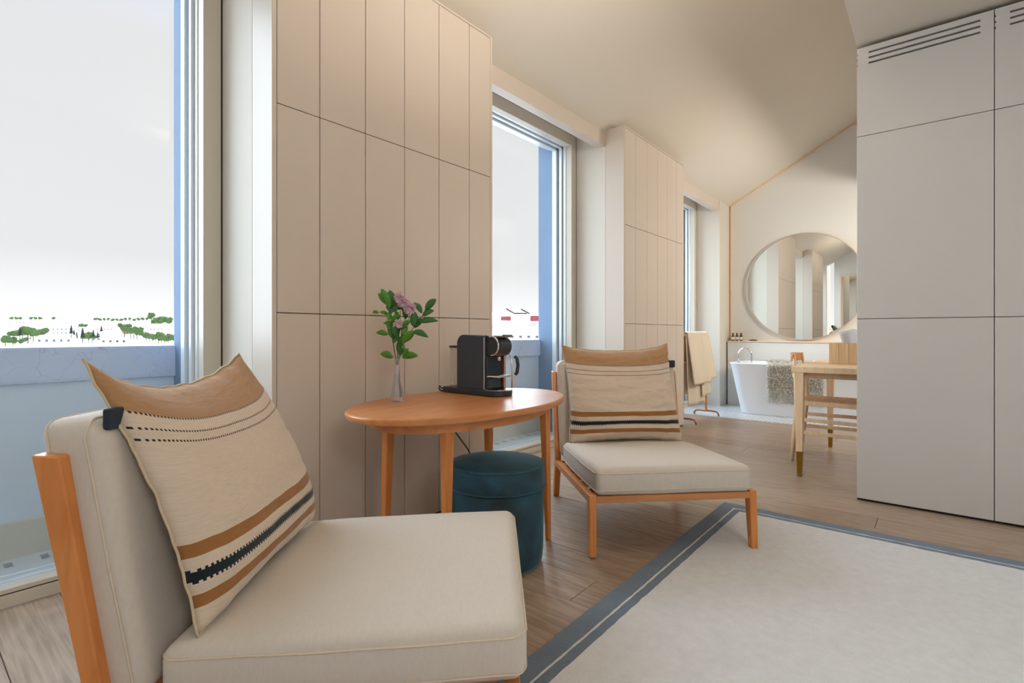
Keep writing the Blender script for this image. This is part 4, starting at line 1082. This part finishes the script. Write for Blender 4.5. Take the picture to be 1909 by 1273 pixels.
for q in range(16):
    px = 232 + q * 5.8; plant('leafy', px, 624 + q * 1.15 + rh.uniform(-2, 2), 15 + rh.uniform(-2, 6), 290 + rh.uniform(-8, 8), 'green leafy tree in the slope of trees at the right of the wide window view', G3)
for q in range(18):
    px = 178 + q * 8; plant('leafy', px, 599 + rh.uniform(-1, 1) + (8 if q > 13 else 0), 6 + (10 if q > 12 else 0), 700, 'tiny tree in the row along the skyline', G4)
for px in (22, 30, 38, 58, 66, 74, 100): plant('leafy', px, 597, 6, 690, 'tiny tree alone on the pale skyline', 'lone trees on the skyline')

# red-roofed houses seen through the middle window
M_red = mat('red_brick_wall', (150, 70, 78), .9, var=.2); M_dark = mat('dark_roof_edge', (60, 40, 38), .8, var=.1)
def gable(px, d, w_, label):
    x, y = dirpt(px, d); z0 = .92 + (621.5 - 612) / 965.4 * d
    r = thing('house', label, 'house', (x, y, z0), atan2(y, x) - pi / 2)
    obj('wall', B((-w_ / 2, 0, -8), (w_ / 2, 5, 1.3)), M_hw, r)
    obj('roof', hexa(bmesh.new(), [(-w_ / 2 - .3, -.3, 1.3), (w_ / 2 + .3, -.3, 1.3), (w_ / 2 + .3, 5.3, 1.3), (-w_ / 2 - .3, 5.3, 1.3)], [(-w_ / 2 + .6, 1, 1.9), (w_ / 2 - .6, 1, 1.9), (w_ / 2 - .6, 4, 1.9), (-w_ / 2 + .6, 4, 1.9)]), mat('pale_roof', (246, 240, 236), .9, var=.03), r)
    return r
g1 = gable(968, 60, 7.5, 'white house with dark-edged dormer roofs and red walls seen through the middle window')
for x0, z0, x1, z1 in ((-1.5, 2.25, -.6, 1.72), (-.6, 1.72, .9, 1.70), (.2, 2.2, 1.2, 1.68)):
    obj('roof_edge', rail((x0, -.4, z0), (x1, -.4, z1), .15, .15), M_dark, g1)
obj('red_wall', hexa(bmesh.new(), [(-2.1, -.35, .95), (-1.0, -.35, .9), (-1.0, -.05, .9), (-2.1, -.05, .95)], [(-2.1, -.35, 1.35), (-1.0, -.35, 1.4), (-1.0, -.05, 1.4), (-2.1, -.05, 1.35)]), M_red, g1)
obj('red_wall', B((1.3, -.35, .85), (2.3, -.05, 1.45)), M_red, g1)
for q in range(5): obj('window', B((-1.9 + q * .95, -.1, -1.1), (-1.6 + q * .95, .05, -.85)), M_hwin, g1)
obj('cornice', B((-3.6, -.35, .12), (3.6, .0, .2)), mat('cornice_grey', (190, 184, 180), .9, var=.05), g1)
